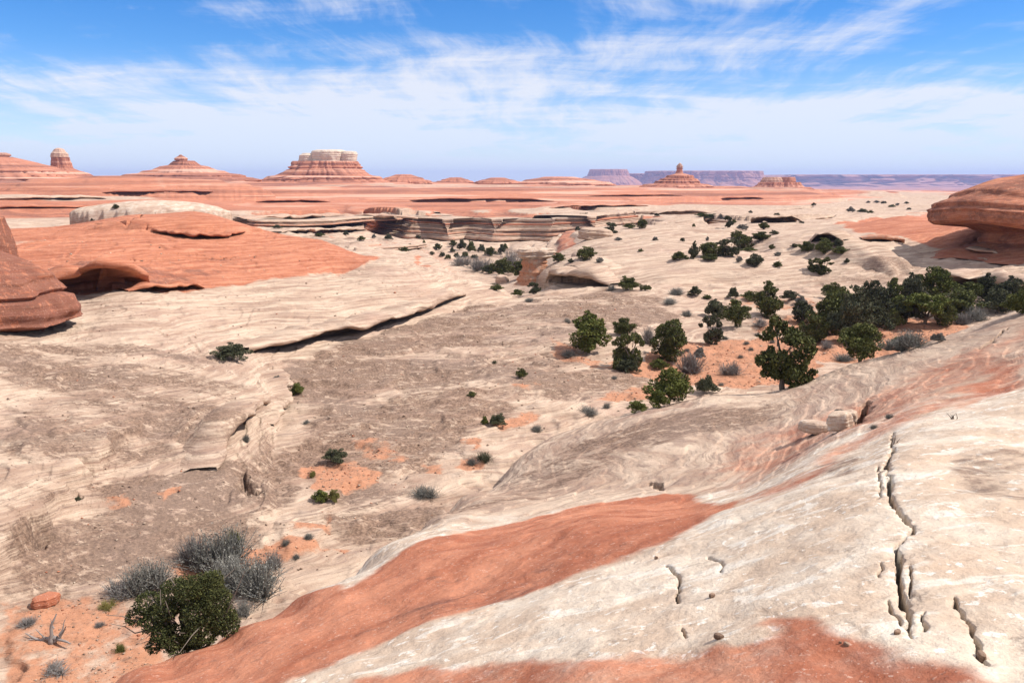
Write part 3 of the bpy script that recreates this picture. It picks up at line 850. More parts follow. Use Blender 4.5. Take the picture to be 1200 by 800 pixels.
def ledge(pix, high, over, step, mask, seed=0, back=2.5, gap=0.35, dmin=0.0, end=0.18):
    """a lip of rock that juts out over the ground along a line; 'high' metres thick in all"""
    P, t = resample([at(p[0], p[1], dmin) for p in pix], step)
    n = len(P)
    k = np.ones(5) / 5
    for c in range(3):
        P[2:-2, c] = np.convolve(P[:, c], k, 'valid')
    T = np.gradient(P[:, :2], axis=0)
    T /= np.linalg.norm(T, axis=1)[:, None] + 1e-9
    Nv = np.stack([T[:, 1], -T[:, 0]], 1)                  # outward = right of the walking direction
    s = np.minimum(t, t[-1] - t) / (t[-1] * end)
    fade = np.clip(s, 0, 1) ** 0.7
    wig = fbm2(t / (over * 3.5), t * 0, 3, 300 + seed)
    wig2 = fbm2(t / (over * 1.2), t * 0 + 5, 3, 320 + seed)
    ov = over * fade * (0.75 + 1.1 * wig)
    hg = high * (0.25 + 0.75 * fade) * (1 + 0.5 * wig2)
    gp = gap * fade * (1 + 1.1 * fbm2(t / (over * 2.2), t * 0 + 11, 2, 340 + seed))
    hollow = over * 1.5
    CARVE.append((P[:, :2], Nv, P[:, 2] + 0.02, hollow * fade, seed))
    back = max(back, hollow + 1.0)
    prof = []
    z0 = P[:, 2]
    bx = -back
    for o, zz in ((bx, None), (bx * 0.55, 'a'), (-0.15 * back, 0.98), (0.35, 0.93), (0.8, 0.80), (0.98, 0.66), (1.0, 0.5), (0.90, 0.36), (0.55, 0.26), (-0.3, 0.24), (-1.7, 0.22)):
        off = np.full(n, o) if (zz is None or zz == 'a') else (ov * o if o > 0 else o * over * np.ones(n))
        if o == -0.15 * back: off = np.full(n, o)
        xy = P[:, :2] + Nv * off[:, None]
        if zz is None:
            z = height(xy[:, 0], xy[:, 1]) - 0.25 * high
        elif zz == 'a':
            z = np.maximum(height(xy[:, 0], xy[:, 1]) + 0.02, z0 + hg * 0.9)
        elif zz == 0.0:
            z = z0 - 0.5 * high
        else:
            z = z0 + gp + (hg - gp) * (zz - 0.2) / 0.8
        prof.append(np.stack([xy[:, 0], xy[:, 1], z], 1))
    V = np.stack(prof, 1)                                  # [n, m, 3]
    m = V.shape[1]
    nz = 0.07 * high * fbm2(V[..., 0] / (0.9 * high) + V[..., 2], V[..., 1] / (0.9 * high) + V[..., 2] * 2, 3, 360 + seed)
    V[..., 0] += nz; V[..., 2] += nz
    o = mesh_np("rock_ledge", V.reshape(-1, 3), grid_faces(n, m)[:, ::-1], SAND, masks=mask)
    o['kind'] = 'structure'
    return o


PALE = (0, 0, 0.1, 0.2); REDM = (1, 0, 0, 0); WHT = (0, 0, 0, 0.5)
ledge([(296, 404), (330, 399), (370, 391), (410, 382), (450, 372)], 0.45, 0.45, 0.2, (0, 0, 0.12, 0.25), 41, back=1.2, gap=0.16)
ledge([(292, 413), (330, 408), (375, 399), (420, 391), (455, 381), (490, 371), (520, 359), (546, 347)], 1.45, 1.25, 0.25, (0, 0, 0.12, 0.25), 1, back=2.2, gap=0.6)
ledge([(40, 348), (70, 346), (100, 345), (130, 343), (155, 340), (175, 336)], 3.0, 1.9, 0.3, REDM, 2, back=3.0, gap=1.9, end=0.42)
ledge([(150, 342), (200, 341), (240, 338)], 0.7, 0.6, 0.3, REDM, 3, back=2.0, gap=0.3)
ledge([(254, 552), (257, 540), (262, 524), (274, 507), (288, 494), (303, 483), (318, 472)], 1.0, 0.75, 0.16, (0, 0, 0.35, 0.1), 21, back=1.6, gap=0.45, end=0.25)
ledge([(321, 500), (328, 486), (338, 474), (341, 468)], 0.7, 0.45, 0.15, (0, 0, 0.3, 0.1), 22, back=1.2, gap=0.3, end=0.3)
ledge([(322, 436), (328, 440), (333, 452), (340, 470)][::-1], 0.8, 0.5, 0.15, (0, 0, 0.2, 0.2), 23, back=1.4, gap=0.3, end=0.3)
ledge([(178, 270), (205, 277), (235, 280), (262, 279), (288, 272)], 0.8, 0.6, 0.3, REDM, 51, back=2.2, gap=0.3, end=0.4)
ledge([(950, 284), (965, 282), (988, 283)], 1.4, 1.6, 0.5, PALE, 4, back=3, gap=0.8)
ledge([(1105, 335), (1130, 342), (1160, 346), (1200, 348), (1240, 350)], 2.4, 2.2, 0.4, PALE, 5, back=3, gap=1.2)
ledge([(640, 331), (660, 333), (690, 335), (715, 336)], 2.2, 1.8, 0.4, PALE, 6, back=3, gap=1.1)
ledge([(290, 258), (340, 259), (400, 258), (450, 257), (490, 257)], 2.4, 2.4, 1.5, (0.35, 0, 0, 0.3), 9, back=8, gap=1.2, dmin=200)
ledge([(330, 273), (380, 273), (430, 270)], 1.6, 1.8, 1.0, PALE, 10, back=6, gap=0.8, dmin=200)
ledge([(880, 261), (910, 261), (940, 260)], 1.8, 2.0, 1.0, (0.2, 0, 0, 0), 11, back=7, gap=1.0, dmin=200)
ledge([(-20, 235), (40, 234), (90, 233), (125, 233)], 1.6, 2.0, 1.5, (0.2, 0, 0, 0.3), 12, back=7, gap=0.5, dmin=200)
ledge([(480, 235), (530, 234.5), (590, 234), (650, 236)], 1.6, 3.0, 3, REDM, 13, back=14, gap=0.5, dmin=350)
ledge([(645, 244), (700, 243), (760, 242)], 1.4, 2.5, 2, (0.7, 0, 0, 0), 14, back=10, gap=0.7, dmin=350)
ledge([(300, 237), (340, 236.5), (385, 237)], 1.6, 2.5, 2, REDM, 31, back=10, gap=0.45, dmin=300)
ledge([(690, 230), (740, 230), (800, 229.5)], 1.5, 3.0, 3, REDM, 32, back=12, gap=0.40, dmin=350)
ledge([(120, 226), (180, 226), (250, 225)], 1.6, 3.0, 3, REDM, 33, back=12, gap=0.45, dmin=300)
ledge([(-20, 245), (60, 244), (150, 245)], 1.2, 1.8, 1.5, REDM, 34, back=7, gap=0.30, dmin=180)
ledge([(560, 216), (620, 216), (690, 216.5)], 1.6, 3.0, 4, REDM, 35, back=12, gap=0.50, dmin=500)
ledge([(845, 233), (870, 233), (895, 233)], 1.4, 3.0, 2, REDM, 15, back=10, gap=0.9, dmin=350)
ledge([(770, 251), (800, 250), (830, 250)], 1.4, 2.0, 1.5, (0.3, 0, 0, 0), 16, back=8, gap=0.7, dmin=220)
ledge([(1010, 281), (1040, 283), (1060, 285)], 0.8, 0.8, 0.5, (0.6, 0, 0, 0), 17, back=3, gap=0.35)
ledge([(1130, 296), (1155, 299), (1175, 303)], 0.9, 0.9, 0.5, (0.4, 0, 0, 0), 18, back=3, gap=0.4)



def canyon_wall(pts, beds, step, seed, setback=0.8, back=10.0, amp=3.0, clear=70.0, slope=0.075):
    """a stepped cliff along a line on the ground; beds = [(thickness, mask, overhang)] from the bottom up"""
    P, t = resample(pts, step)
    n = len(P)
    P[:, 1] += amp * fbm2(t / 28, t * 0 + seed, 4, 500 + seed)
    T = np.gradient(P[:, :2], axis=0)
    k = np.ones(9) / 9
    for c in range(2):
        T[4:-4, c] = np.convolve(T[:, c], k, 'valid')
    T /= np.linalg.norm(T, axis=1)[:, None] + 1e-9
    Nv = np.stack([T[:, 1], -T[:, 0]], 1)
    z = P[:, 2].copy(); o = np.zeros(n)
    rowsV, rowsM = [], []

    def add(off, zz, mk):
        xy = P[:, :2] + Nv * off[:, None]
        rowsV.append(np.stack([xy[:, 0], xy[:, 1], zz], 1)); rowsM.append(np.tile(np.array(mk, np.float32), (n, 1)))

    for b, (th, mk, ovh) in enumerate(beds):
        thk = th * (1 + 0.35 * fbm2(t / 40, t * 0 + b * 3.3, 2, 520 + seed))
        wob = ovh * (0.9 * fbm2(t / 9, t * 0 + b * 7.1, 4, 540 + seed) + 0.5) + 0.35 * fbm2(t / 1.8, t * 0 + b * 5.1, 3, 560 + seed)
        dk = (mk[0], mk[1], min(1, mk[2] + .5), 0)  # notch under each bed darkened: shade put into its colour
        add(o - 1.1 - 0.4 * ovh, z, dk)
        add(o + wob, z + 0.18 * thk, mk)
        add(o + wob + 0.12, z + 0.5 * thk, mk)
        add(o + wob - 0.02, z + 0.86 * thk, mk)
        add(o + wob - 0.35, z + thk, mk)
        z = z + thk
        o = o - setback * (0.4 + 1.4 * np.clip(fbm2(t / 30, t * 0 + b * 2.2, 2, 580 + seed) + .4, 0, 1.5))
    mk = beds[-1][1]
    add(o - back * 0.5, z + 0.05, mk)
    add(o - back, z - 0.3, mk)
    add(o - back * 1.1, z - 3.0, mk)
    uu = P[:, 0] / P[:, 1]; q = np.argsort(uu)
    W = np.interp(us, uu[q], P[q, 1]); Zb = np.interp(us, uu[q], P[q, 2])
    edge = (np.clip((us - uu.min()) / 0.02, 0, 1) * np.clip((uu.max() - us) / 0.02, 0, 1))[None, :]
    rise = (W[None, :] - YY)
    lim = Zb[None, :] - 0.4 + np.clip(rise, 0, None) * slope + 0.9 * np.clip(fbm2(XX / 6, YY / 6, 4, 590 + seed), -.1, 1) * np.clip(rise / 10, 0, 1)
    lim = np.where(edge > 0.5, lim, 1e9)
    zone = (rise > -setback * len(beds) * 1.2 - 1.0) & (rise < clear)
    HH[zone] = np.minimum(HH, lim)[zone]
    V = np.stack(rowsV, 1); M = np.stack(rowsM, 1)
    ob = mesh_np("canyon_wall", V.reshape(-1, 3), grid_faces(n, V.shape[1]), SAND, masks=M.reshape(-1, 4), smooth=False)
    ob['kind'] = 'structure'


TAN, ORG, CRM, RED2 = (0.28, 0.30, 0.22, 0), (0.52, 0.35, 0.22, 0), (0.05, 0.1, 0.08, 0.3), (0.75, 0.1, 0.3, 0)


def wall_line(spec, py=262):
    return [(sight(px, py)[0] * d_, d_, z_) for px, d_, z_ in spec]


canyon_wall(wall_line([(415, 372, -7), (440, 350, -8), (470, 336, -9), (500, 334, -9.3), (525, 322, -9.3), (545, 330, -9.3), (575, 318, -9.3), (610, 326, -9.3), (640, 319, -9.0), (670, 326, -8.6), (700, 318, -8.2), (730, 336, -8), (760, 360, -7.5)]),
            [(1.7, TAN, 1.8), (0.5, CRM, .6), (1.0, ORG, 1.3), (0.5, TAN, .7), (1.3, TAN, 2.0), (0.45, CRM, .8), (0.7, TAN, 1.2), (0.8, RED2, 1.2), (0.4, TAN, .8), (1.3, CRM, 2.2)], 0.8, 1, 0.9, 22, 9)
canyon_wall(wall_line([(235, 318, 0.5), (255, 298, -0.6), (300, 288, -1.2), (350, 298, -1.8), (390, 306, -1.8), (425, 322, -1.6), (460, 336, -1.6), (500, 360, -2)]),
            [(0.7, ORG, 1.0), (0.4, TAN, .6), (0.9, CRM, 2.0)], 0.8, 2, 0.8, 12, 7, 25, 0.06)
canyon_wall(wall_line([(315, 250, -5), (335, 230, -4.4), (380, 222, -4.9), (430, 227, -5.2), (475, 240, -5.6), (500, 262, -6.5)]),
            [(0.6, TAN, .8), (0.8, CRM, 1.6)], 0.7, 3, 0.7, 8, 4, 15, 0.05)
canyon_wall(wall_line([(815, 290, -0.5), (838, 264, 0.3), (870, 258, 0.0), (905, 256, 0.1), (940, 262, 0.6), (965, 276, 1.0), (985, 300, 0.8)]),
            [(0.6, ORG, .8), (0.4, TAN, .5), (0.8, CRM, 1.4)], 0.7, 4, 0.8, 10, 4, 22, 0.05)
canyon_wall(wall_line([(640, 420, -1.2), (690, 395, -1.2), (760, 388, -1.0), (830, 392, -1.0), (900, 400, -0.8), (960, 440, -0.8)]),
            [(0.5, TAN, .8), (0.9, CRM, 1.8)], 1.0, 5, 0.9, 12, 8, 25, 0.04)


def cut_hollows():
    for P, Nv, z0, dep, seed in CARVE:
        m = dep.max() + 1
        box = (XX > P[:, 0].min() - m) & (XX < P[:, 0].max() + m) & (YY > P[:, 1].min() - m) & (YY < P[:, 1].max() + m)
        x, y = XX[box], YY[box]
        if not len(x): continue
        best = np.full(x.shape, 9e9); kk = np.zeros(x.shape, int)
        for k in range(len(P)):
            d2 = (x - P[k, 0]) ** 2 + (y - P[k, 1]) ** 2
            w = d2 < best
            best[w] = d2[w]; kk[w] = k
        rel = np.stack([x - P[kk, 0], y - P[kk, 1]], 1)
        behind = -(rel * Nv[kk]).sum(1)
        along = np.abs(rel[:, 0] * Nv[kk, 1] - rel[:, 1] * Nv[kk, 0])
        inn = (behind > -0.6) & (behind < dep[kk]) & (along < 1.0 + 0.3 * dep[kk])
        h = HH[box]
        h[inn] = np.minimum(h[inn], z0[kk][inn] - 0.02)
        HH[box] = h


cut_hollows()

# ------------------------------------------------------------------ the ground
g = mesh_np("ground", np.stack([XX, YY, HH], -1).reshape(-1, 3), grid_faces(ND, NU), SAND, masks=MASK.reshape(-1, 4))
g['kind'] = 'structure'


# ------------------------------------------------------------------ rock bodies: rings up a profile
def rock(name, loc, rx, ry, h, prof, mat, mask, parent=None, seed=0, rag=0.10, strata=0.04, nseg=96, nring=56, top_flat=True, sink=0.0, lump=0.0, joint=0.0):
    pf = np.array(prof, float)
    fz = np.linspace(0, 1, nring)
    # keep the corners of the profile
    fz = np.sort(np.concatenate([fz, pf[:, 0]]))
    rr = np.interp(fz, pf[:, 0], pf[:, 1])
    a = np.linspace(0, 2 * pi, nseg, endpoint=False)
    ca, sa = np.cos(a)[None, :], np.sin(a)[None, :]
    wob = 1 + rag * 2 * fbm2(ca * 1.6 + 5 + seed, sa * 1.6 + seed * 1.7, 4, 400 + seed)
    zz = fz[:, None] * h
    flut = rag * 0.8 * n3(ca * 5 + seed, sa * 5, fz[:, None] * 2.2, 420 + seed) + rag * 0.5 * n3(ca * 12, sa * 12 + seed, fz[:, None] * 6, 421 + seed)
    lay = strata * 2.2 * n2(fz[:, None] * 16 + 0.6 * n2(ca * 2, sa * 2, 7), ca * 0.7 + seed, 430 + seed)
    steep = np.clip(1 - np.abs(np.gradient(rr, fz + 1e-5 * np.arange(len(fz)))) / 1.2, 0, 1)[:, None]
    an = a[None, :] + 0.25 * n2(fz[:, None] * 5, a[None, :] * 2, 8)
    jn = np.abs(n2(an * 9, fz[:, None] * 2 + seed, 450 + seed)) * 2 + 0.6 * np.abs(n2(an * 23, fz[:, None] * 3 + seed, 451 + seed)) * 2
    flut = flut - joint * (0.4 + 0.6 * steep) * (1 - np.clip(jn * 1.6, 0, 1)) * 2
    r = rr[:, None] * wob * (1 + flut + lay)
    x = rx * r * ca; y = ry * r * sa
    z = zz + h * lump * n3(x / rx * 2.5, y / ry * 2.5, fz[:, None] * 1.2, 440 + seed) + 0 * x
    V = np.stack([x, y, z - sink], -1).reshape(-1, 3)
    nr = len(fz)
    F = grid_faces(nr, nseg, wrap=True)
    # close the top with a fan ring
    c = len(V)
    V = np.concatenate([V, [[0, 0, h * (1 + 0.01) - sink]]])
    i = np.arange(nseg); base = (nr - 1) * nseg
    cap = np.stack([base + i, base + (i + 1) % nseg, np.full(nseg, c), np.full(nseg, c)], 1)
    tri = np.concatenate([np.stack([F[:, 0], F[:, 1], F[:, 2]], 1), np.stack([F[:, 0], F[:, 2], F[:, 3]], 1), cap[:, :3]])
    o = mesh_np(name, V, tri, mat, parent, masks=mask)
    if parent is None: o.location = loc
    else: o.location = loc
    return o


def spot(px, d):
    return sight(px, 212)[0] * d


# far buttes of the red plateau.  each: centre px, distance, list of tiers
def zat(py, d):
    return CZ + sight(600, py)[1] * d


def butte(name, label, pxc, d, half_px, py_base, py_top, prof, cap=None, seed=0, ry=0.6, group=None, mask=REDM, extra=()):
    zb = zat(py_base, d); zt = zat(py_top, d)
    k = d / FPX
    t = thing(name, label, 'butte', (spot(pxc, d), d, zb), 0, group)
    sk = 14.0
    hh = zt - zb
    pf = [(0, prof[0][1] * 1.08)] + [((sk + a * hh) / (sk + hh), b) for a, b in prof]
    rock('rock_tiers', (0, 0, 0), half_px * k, half_px * k * ry, hh + sk, pf, SAND, mask, t, seed, 0.15, 0.045, 220, 110, sink=sk, joint=0.05)
    if cap:
        off, hp, y0, y1, cpf, cm = cap
        rock('cap_rock', (off * k, 0, zat(y0, d) - zb), hp * k, hp * k * ry, zat(y1, d) - zat(y0, d), cpf, SAND, cm, t, seed + 50, 0.10, 0.03, 96, 40, lump=0.06)
    for (nm, off, hp, y0, y1, cpf, cm) in extra:
        rock(nm, (off * k, 0, zat(y0, d) - zb), hp * k, hp * k * ry, zat(y1, d) - zat(y0, d), cpf, SAND, cm, t, seed + 70, 0.08, 0.03, 72, 32)
    return t


BL = [(0, .86), (.10, .97), (.5, 1.0), (.8, .95), (1, .80)]
butte('flat_topped_butte', 'broad stepped red butte with a white caprock, largest on the skyline', 381, 1000, 70, 214, 189,
      [(0, 1.0), (.14, .96), (.17, .86), (.30, .80), (.33, .70), (.42, .66), (.60, .58), (.64, .53), (.72, .54), (.78, .50), (.86, .495), (.88, .475), (1.0, .47)],
      (5, 19, 189, 175.6, [(0, 1.0), (.2, .97), (.4, 1.0), (.8, .98), (.93, .9), (1, .7)], (0, 0, 0, 1)), 1,
      extra=[('cap_block', -19, 10, 189, 179.5, [(0, 1.0), (.3, .95), (.7, .9), (1, .5)], (0, 0, 0.2, 0.8)), ('cap_block', 26, 11.5, 189, 177.2, [(0, .9), (.3, .95), (.7, 1.0), (.92, .9), (1, .6)], (0, 0, 0, 1))])
butte('knobbed_butte', 'low cone-shaped red butte with a small round knob on top', 218, 930, 80, 212, 188.5,
      [(0, 1.0), (.16, .92), (.20, .80), (.34, .70), (.38, .58), (.50, .50), (.54, .40), (.72, .30), (.78, .20), (1.0, .12)],
      (-4, 8, 188.8, 181.5, [(0, .6), (.15, .95), (.4, 1.0), (.6, .7), (.8, .35), (1, .15)], (0.75, 0, 0, 0.2)), 2)
butte('tower_butte', 'stubby red rock tower with a pale rounded top at the left skyline', 73, 840, 25, 209, 184.5,
      [(0, 1.5), (.20, 1.2), (.38, .72), (.48, .52), (.8, .44), (1.0, .40)],
      (0, 10.2, 185.2, 173.5, [(0, .85), (.1, 1.0), (.45, .9), (.6, .72), (.85, .55), (1, .2)], (0.45, 0, 0, 0.5)), 3)
butte('ridge_butte', 'long red rock ridge cut by the left edge, with a thin pale cap', 0, 820, 78, 210, 184,
      [(0, 1.1), (.2, .98), (.35, .90), (.55, .75), (.8, .45), (1.0, .2)],
      (2, 14, 184, 179, [(0, .8), (.3, 1.0), (.7, .9), (1, .6)], (0.6, 0, 0, 0.4)), 4)
MG = 'low red mounds along the skyline'
for k, (pc, dd_, hp, yb, yt, lb) in enumerate([
        (473, 1020, 27, 214, 204.5, 'low red mound on the skyline just right of the white-capped butte'),
        (535, 1080, 20, 214, 208, 'smallest red swell on the skyline between two other low mounds'),
        (583, 1080, 24, 214.5, 208.3, 'flat thin red mound on the skyline left of the widest swell'),
        (652, 1100, 52, 216, 207.2, 'wide smooth red swell on the skyline left of the distant blue mesa')]):
    butte('red_mound', lb, pc, dd_, hp, yb, yt, [(0, 1.1), (.3, 1.0), (.36, .88), (.62, .72), (.68, .6), (1.0, .3)], None, 5 + k, 0.8, MG)
butte('spire_butte', 'tiered red butte topped by a thin spire with a dark neck', 797, 1000, 30, 218.5, 203.5,
      [(0, 1.35), (.18, 1.15), (.22, .86), (.42, .84), (.46, .76), (.60, .72), (.64, .58), (.86, .5), (.9, .36), (1, .2)],
      (-1, 3.6, 197, 191.0, [(0, .8), (.25, 1.05), (.5, .8), (.8, .5), (1, .1)], (0.5, 0, 0, 0.4)), 10,
      extra=[('spire', -1, 4.3, 203.8, 197, [(0, 1.1), (.4, .85), (.8, .75), (.9, .95), (1, .9)], (1, 0, 0.4, 0))])
butte('twin_topped_butte', 'small red butte with two pale flat tops left of the empty plain', 914, 1050, 34, 222, 213.5,
      [(0, 1.15), (.3, 1.0), (.36, .80), (.6, .74), (1.0, .66)],
      (-9, 13, 213.8, 207.5, [(0, 1.0), (.3, .95), (.6, .85), (1, .7)], (0.55, 0, 0, 0.45)), 11,
      extra=[('second_top', 9, 9, 213.8, 207.5, [(0, 1.0), (.5, .95), (1, .85)], (0.8, 0, 0, 0.2))])

# far mesas beyond the canyons
M_MESA = SAND
DM = 9000.0


def mesa(name, label, px0, px1, py_top, d, seed, prof, ry=0.8, rag=0.10):
    zb = -92.0; zt = zat(py_top, d)
    k = d / FPX
    t = rock(name, (spot((px0 + px1) / 2, d), d, zb), (px1 - px0) / 2 * k, (px1 - px0) / 2 * k * ry, zt - zb, prof, M_MESA, (0.75, 0, 0.35, 0), None, seed, rag, 0.010, 420, 60, joint=0.05)
    tag(t, label, 'mesa', 'blue mesas on the far horizon')
    return t


CL = [(0, 1.30), (.25, 1.16), (.30, 1.12), (.33, 1.10), (.55, 1.03), (.58, 1.0), (.97, .97), (1, .96)]
mesa('distant_mesa', 'small blue flat-topped mesa standing alone, leftmost on the far horizon', 688, 738, 198.5, 9000, 20, [(0, 1.9), (.45, 1.45), (.66, 1.12), (.70, 1.0), (.97, .9), (1, .86)], 0.8, 0.05)
mesa('distant_mesa', 'lower blue bench mesa between the lone mesa and the long one', 690, 800, 203.5, 9600, 21, CL, 0.5, 0.08)
mesa('distant_mesa', 'long level blue mesa on the horizon behind the spire butte', 757, 899, 200.5, 9300, 22, CL, 0.5, 0.10)
mesa('distant_mesa', 'longest blue cliff line on the horizon, running behind the overhanging rock', 880, 1330, 205, 10200, 23, CL, 0.30, 0.2)

# overhanging rock on the right, left boulder, pillar
OV = [(0, 1.0), (.02, .90), (.06, .74), (.14, .62), (.26, .60), (.34, .72), (.38, .93), (.42, .99), (.47, 1.0), (.54, .985), (.57, .94), (.61, .945), (.70, .88), (.80, .76), (.90, .56), (1, .2)]
px_, py_ = 1304, 258
d_ = 108.0
zb = height(np.array([spot(1200, d_)]), np.array([d_]))[0] - 0.4
o = rock('overhanging_rock', (spot(px_, d_), d_ + 6, zb), 20.5, 12.0, zat(196, d_) - zb, OV, SAND, (0.80, 0, 0.6, 0.05), None, 30, 0.13, 0.03, 240, 110, lump=0.13)
tag(o, 'big rounded red rock with a deep dark overhang at the right edge', 'rock')
BO = [(0, .84), (.05, .80), (.09, .88), (.15, 1.0), (.28, 1.01), (.40, .97), (.43, .90), (.47, .93), (.62, .87), (.76, .74), (.88, .52), (.95, .32), (1, .1)]
d_ = 50.0
zb = height(np.array([spot(0, d_)]), np.array([d_]))[0] - 0.3
o = rock('red_boulder', (spot(-226, d_), d_ + 6.0, zb), 12.2, 6.0, zat(283, d_ + 5) - zb, BO, SAND, (0.9, 0, 1.0, 0), None, 31, 0.07, 0.025, 260, 90, lump=0.12)
tag(o, 'rounded red boulder with an undercut foot at the left edge', 'rock')
d_ = 62.0
zb = height(np.array([spot(0, d_)]), np.array([d_]))[0] - 0.6
o = rock('rock_fin', (spot(-14, d_), d_, zb), 1.4, 1.6, zat(254, d_) - zb, [(0, 1.6), (.3, 1.2), (.6, .9), (.8, .75), (1, .5)], SAND, (1, 0, 1.0, 0), None, 32, 0.12, 0.06, 64, 40)
tag(o, 'dark narrow rock fin rising behind the red boulder at the left edge', 'rock')
pp = at(628, 331, 60)
t = thing('rock_pillar', 'layered tan rock pillar with a pale overhanging cap above the canyon bushes', 'rock pillar', (pp[0], pp[1] + 1.5, pp[2] - 0.5))
dp = pp[1] + 1.5; kp = dp / FPX
rock('pillar_stem', (0, 0, 0), 17 * kp, 13 * kp, zat(303, dp) - pp[2] + 0.5, [(0, 1.25), (.25, 1.1), (.35, .9), (.5, .95), (.65, .75), (.8, .8), (1, .7)], SAND, (0.08, 0.62, 0.05, 0), t, 33, 0.12, 0.10, 80, 44)
rock('pillar_cap', (-1 * kp, 0, zat(304, dp) - pp[2] + 0.5), 21 * kp, 15 * kp, zat(290, dp) - zat(304, dp), [(0, .6), (.2, .8), (.3, .95), (.45, .90), (.6, 1.0), (.85, .9), (1, .55)], SAND, (0, 0, 0, 0.4), t, 34, 0.12, 0.06, 80, 40)

# loose blocks
def block(px, py, w_px, h_px, label, seed, mask=WHT, name='sandstone_block', ry=0.7, group=None):
    p = at(px, py)
    k = p[1] / FPX
    o = rock(name, (p[0], p[1] + w_px * k * .3, p[2] - 0.15 * h_px * k), w_px * k / 2, w_px * k / 2 * ry, h_px * k * 1.15,
             [(0, .9), (.1, 1.0), (.6, 1.0), (.85, .92), (.95, .75), (1, .5)], SAND, mask, None, seed, 0.16, 0.04, 48, 22)
    o.rotation_euler = (0.05, 0.08, seed)
    tag(o, label, 'rock', group)


block(960, 508, 40, 12, 'flat pale sandstone slab with a dark hole at its left end', 40)
block(988, 503, 30, 20, 'upright cream sandstone block beside the dark hollow', 41)
block(1000, 494, 22, 12, 'small cream block half hidden behind the upright one', 42)
block(588, 332, 20, 9, 'pale boulder at the canyon edge below the bushes', 43, (0.1, 0.1, 0, 0.3))
block(700, 262 + 18, 40, 12, 'tan boulder above the dark slot near the canyon rim', 44, (0.1, 0, 0, 0.2))
block(48, 712, 34, 12, 'low orange rock lying on the soil behind the dead branch', 45, (0.9, 0, 0, 0))
DK = (0.2, 0, 1.0, 0)
SG = 'small dark stones on the near slab'
for k, (px, py, w, h, lb) in enumerate([(843, 749, 13, 6, 'dark flat stone with a crack behind it on the white slab'), (835, 700, 10, 4, 'small black stone lying alone mid-slab above the cracked stone'),
                                        (993, 757, 9, 4, 'dark pebble on the red patch of the near slab'), (985, 754, 4, 3, 'tiniest black pebble beside a larger one on the red patch'),
                                        (1053, 743, 12, 4, 'flat dark chip just below the end of the long crack'), (1152, 774, 16, 10, 'dark stone wedged at the foot of the right-hand crack'),
                                        (769, 655, 5, 4, 'black pebble near the bent crack at the slab edge')]):
    block(px, py, w, h, lb, 50 + k, DK, 'dark_stone', 0.6, SG)


# ------------------------------------------------------------------ plants
def leaves(pts, size, rng, flat=0.45, axis=None):
    """small quads scattered at pts"""
    n = len(pts)
    d1 = rng.normal(size=(n, 3)); d1 /= np.linalg.norm(d1, axis=1)[:, None]
    if axis is not None:
        d1 = d1 * 0.75 + axis; d1 /= np.linalg.norm(d1, axis=1)[:, None]
    d2 = np.cross(d1, rng.normal(size=(n, 3))); d2 /= np.linalg.norm(d2, axis=1)[:, None] + 1e-9
    s = size * rng.uniform(0.55, 1.45, (n, 1))
    a = d1 * s; b = d2 * s * flat
    V = np.stack([pts - a * 0.5 - b * .3, pts - a * .1 + b * 0.5, pts + a * 0.6 + b * .1, pts + a * 0.1 - b * 0.5], 1).reshape(-1, 3)
    F = np.arange(4 * n).reshape(n, 4)
    return V, F


def tubes(paths, sides=6):
    Vs, Fs = [], []; base = 0
    for pts, r0, r1 in paths:
        P = np.array(pts, float); n = len(P)
        T = np.gradient(P, axis=0); T /= np.linalg.norm(T, axis=1)[:, None] + 1e-9
        ref = np.array([0.31, 0.77, 0.55])
        A = np.cross(T, ref); A /= np.linalg.norm(A, axis=1)[:, None] + 1e-9
        B = np.cross(T, A)
        r = np.linspace(r0, r1, n)[:, None]
        ang = np.linspace(0, 2 * pi, sides, endpoint=False)
        ring = P[:, None, :] + (A[:, None, :] * np.cos(ang)[None, :, None] + B[:, None, :] * np.sin(ang)[None, :, None]) * r[:, None, :]
        Vs.append(ring.reshape(-1, 3)); Fs.append(grid_faces(n, sides, True) + base)
        base += n * sides
    return np.concatenate(Vs), np.concatenate(Fs)


def curve(a, b, rng, n=6, bend=0.12):
    a = np.array(a, float); b = np.array(b, float)
    t = np.linspace(0, 1, n)[:, None]
    off = rng.normal(size=3) * np.linalg.norm(b - a) * bend
    return a + (b - a) * t + off * np.sin(t * pi) + rng.normal(size=(n, 3)) * np.linalg.norm(b - a) * 0.025 * np.sin(t * pi)


PROTO = {}


def clump_points(blobs, n, rng, shell=0.55):
    w = np.array([b[3] ** 2 for b in blobs]); w = w / w.sum()
    idx = rng.choice(len(blobs), n, p=w)
    B = np.array(blobs)[idx]
    v = rng.normal(size=(n, 3)); v /= np.linalg.norm(v, axis=1)[:, None]
    rad = rng.uniform(0, 1, (n, 1)) ** (1 / 3) * (1 - shell) + shell
    # sub-clumps: pull toward a set of knots so that gaps open
    rad = rad * (0.72 + 0.5 * (n3(v[:, 0] * 2.6 + idx, v[:, 1] * 2.6, v[:, 2] * 2.6, 9)[:, None] + 0.5))
    return B[:, :3] + v * rad * B[:, 3:4] * np.array([1, 1, 0.82]), v


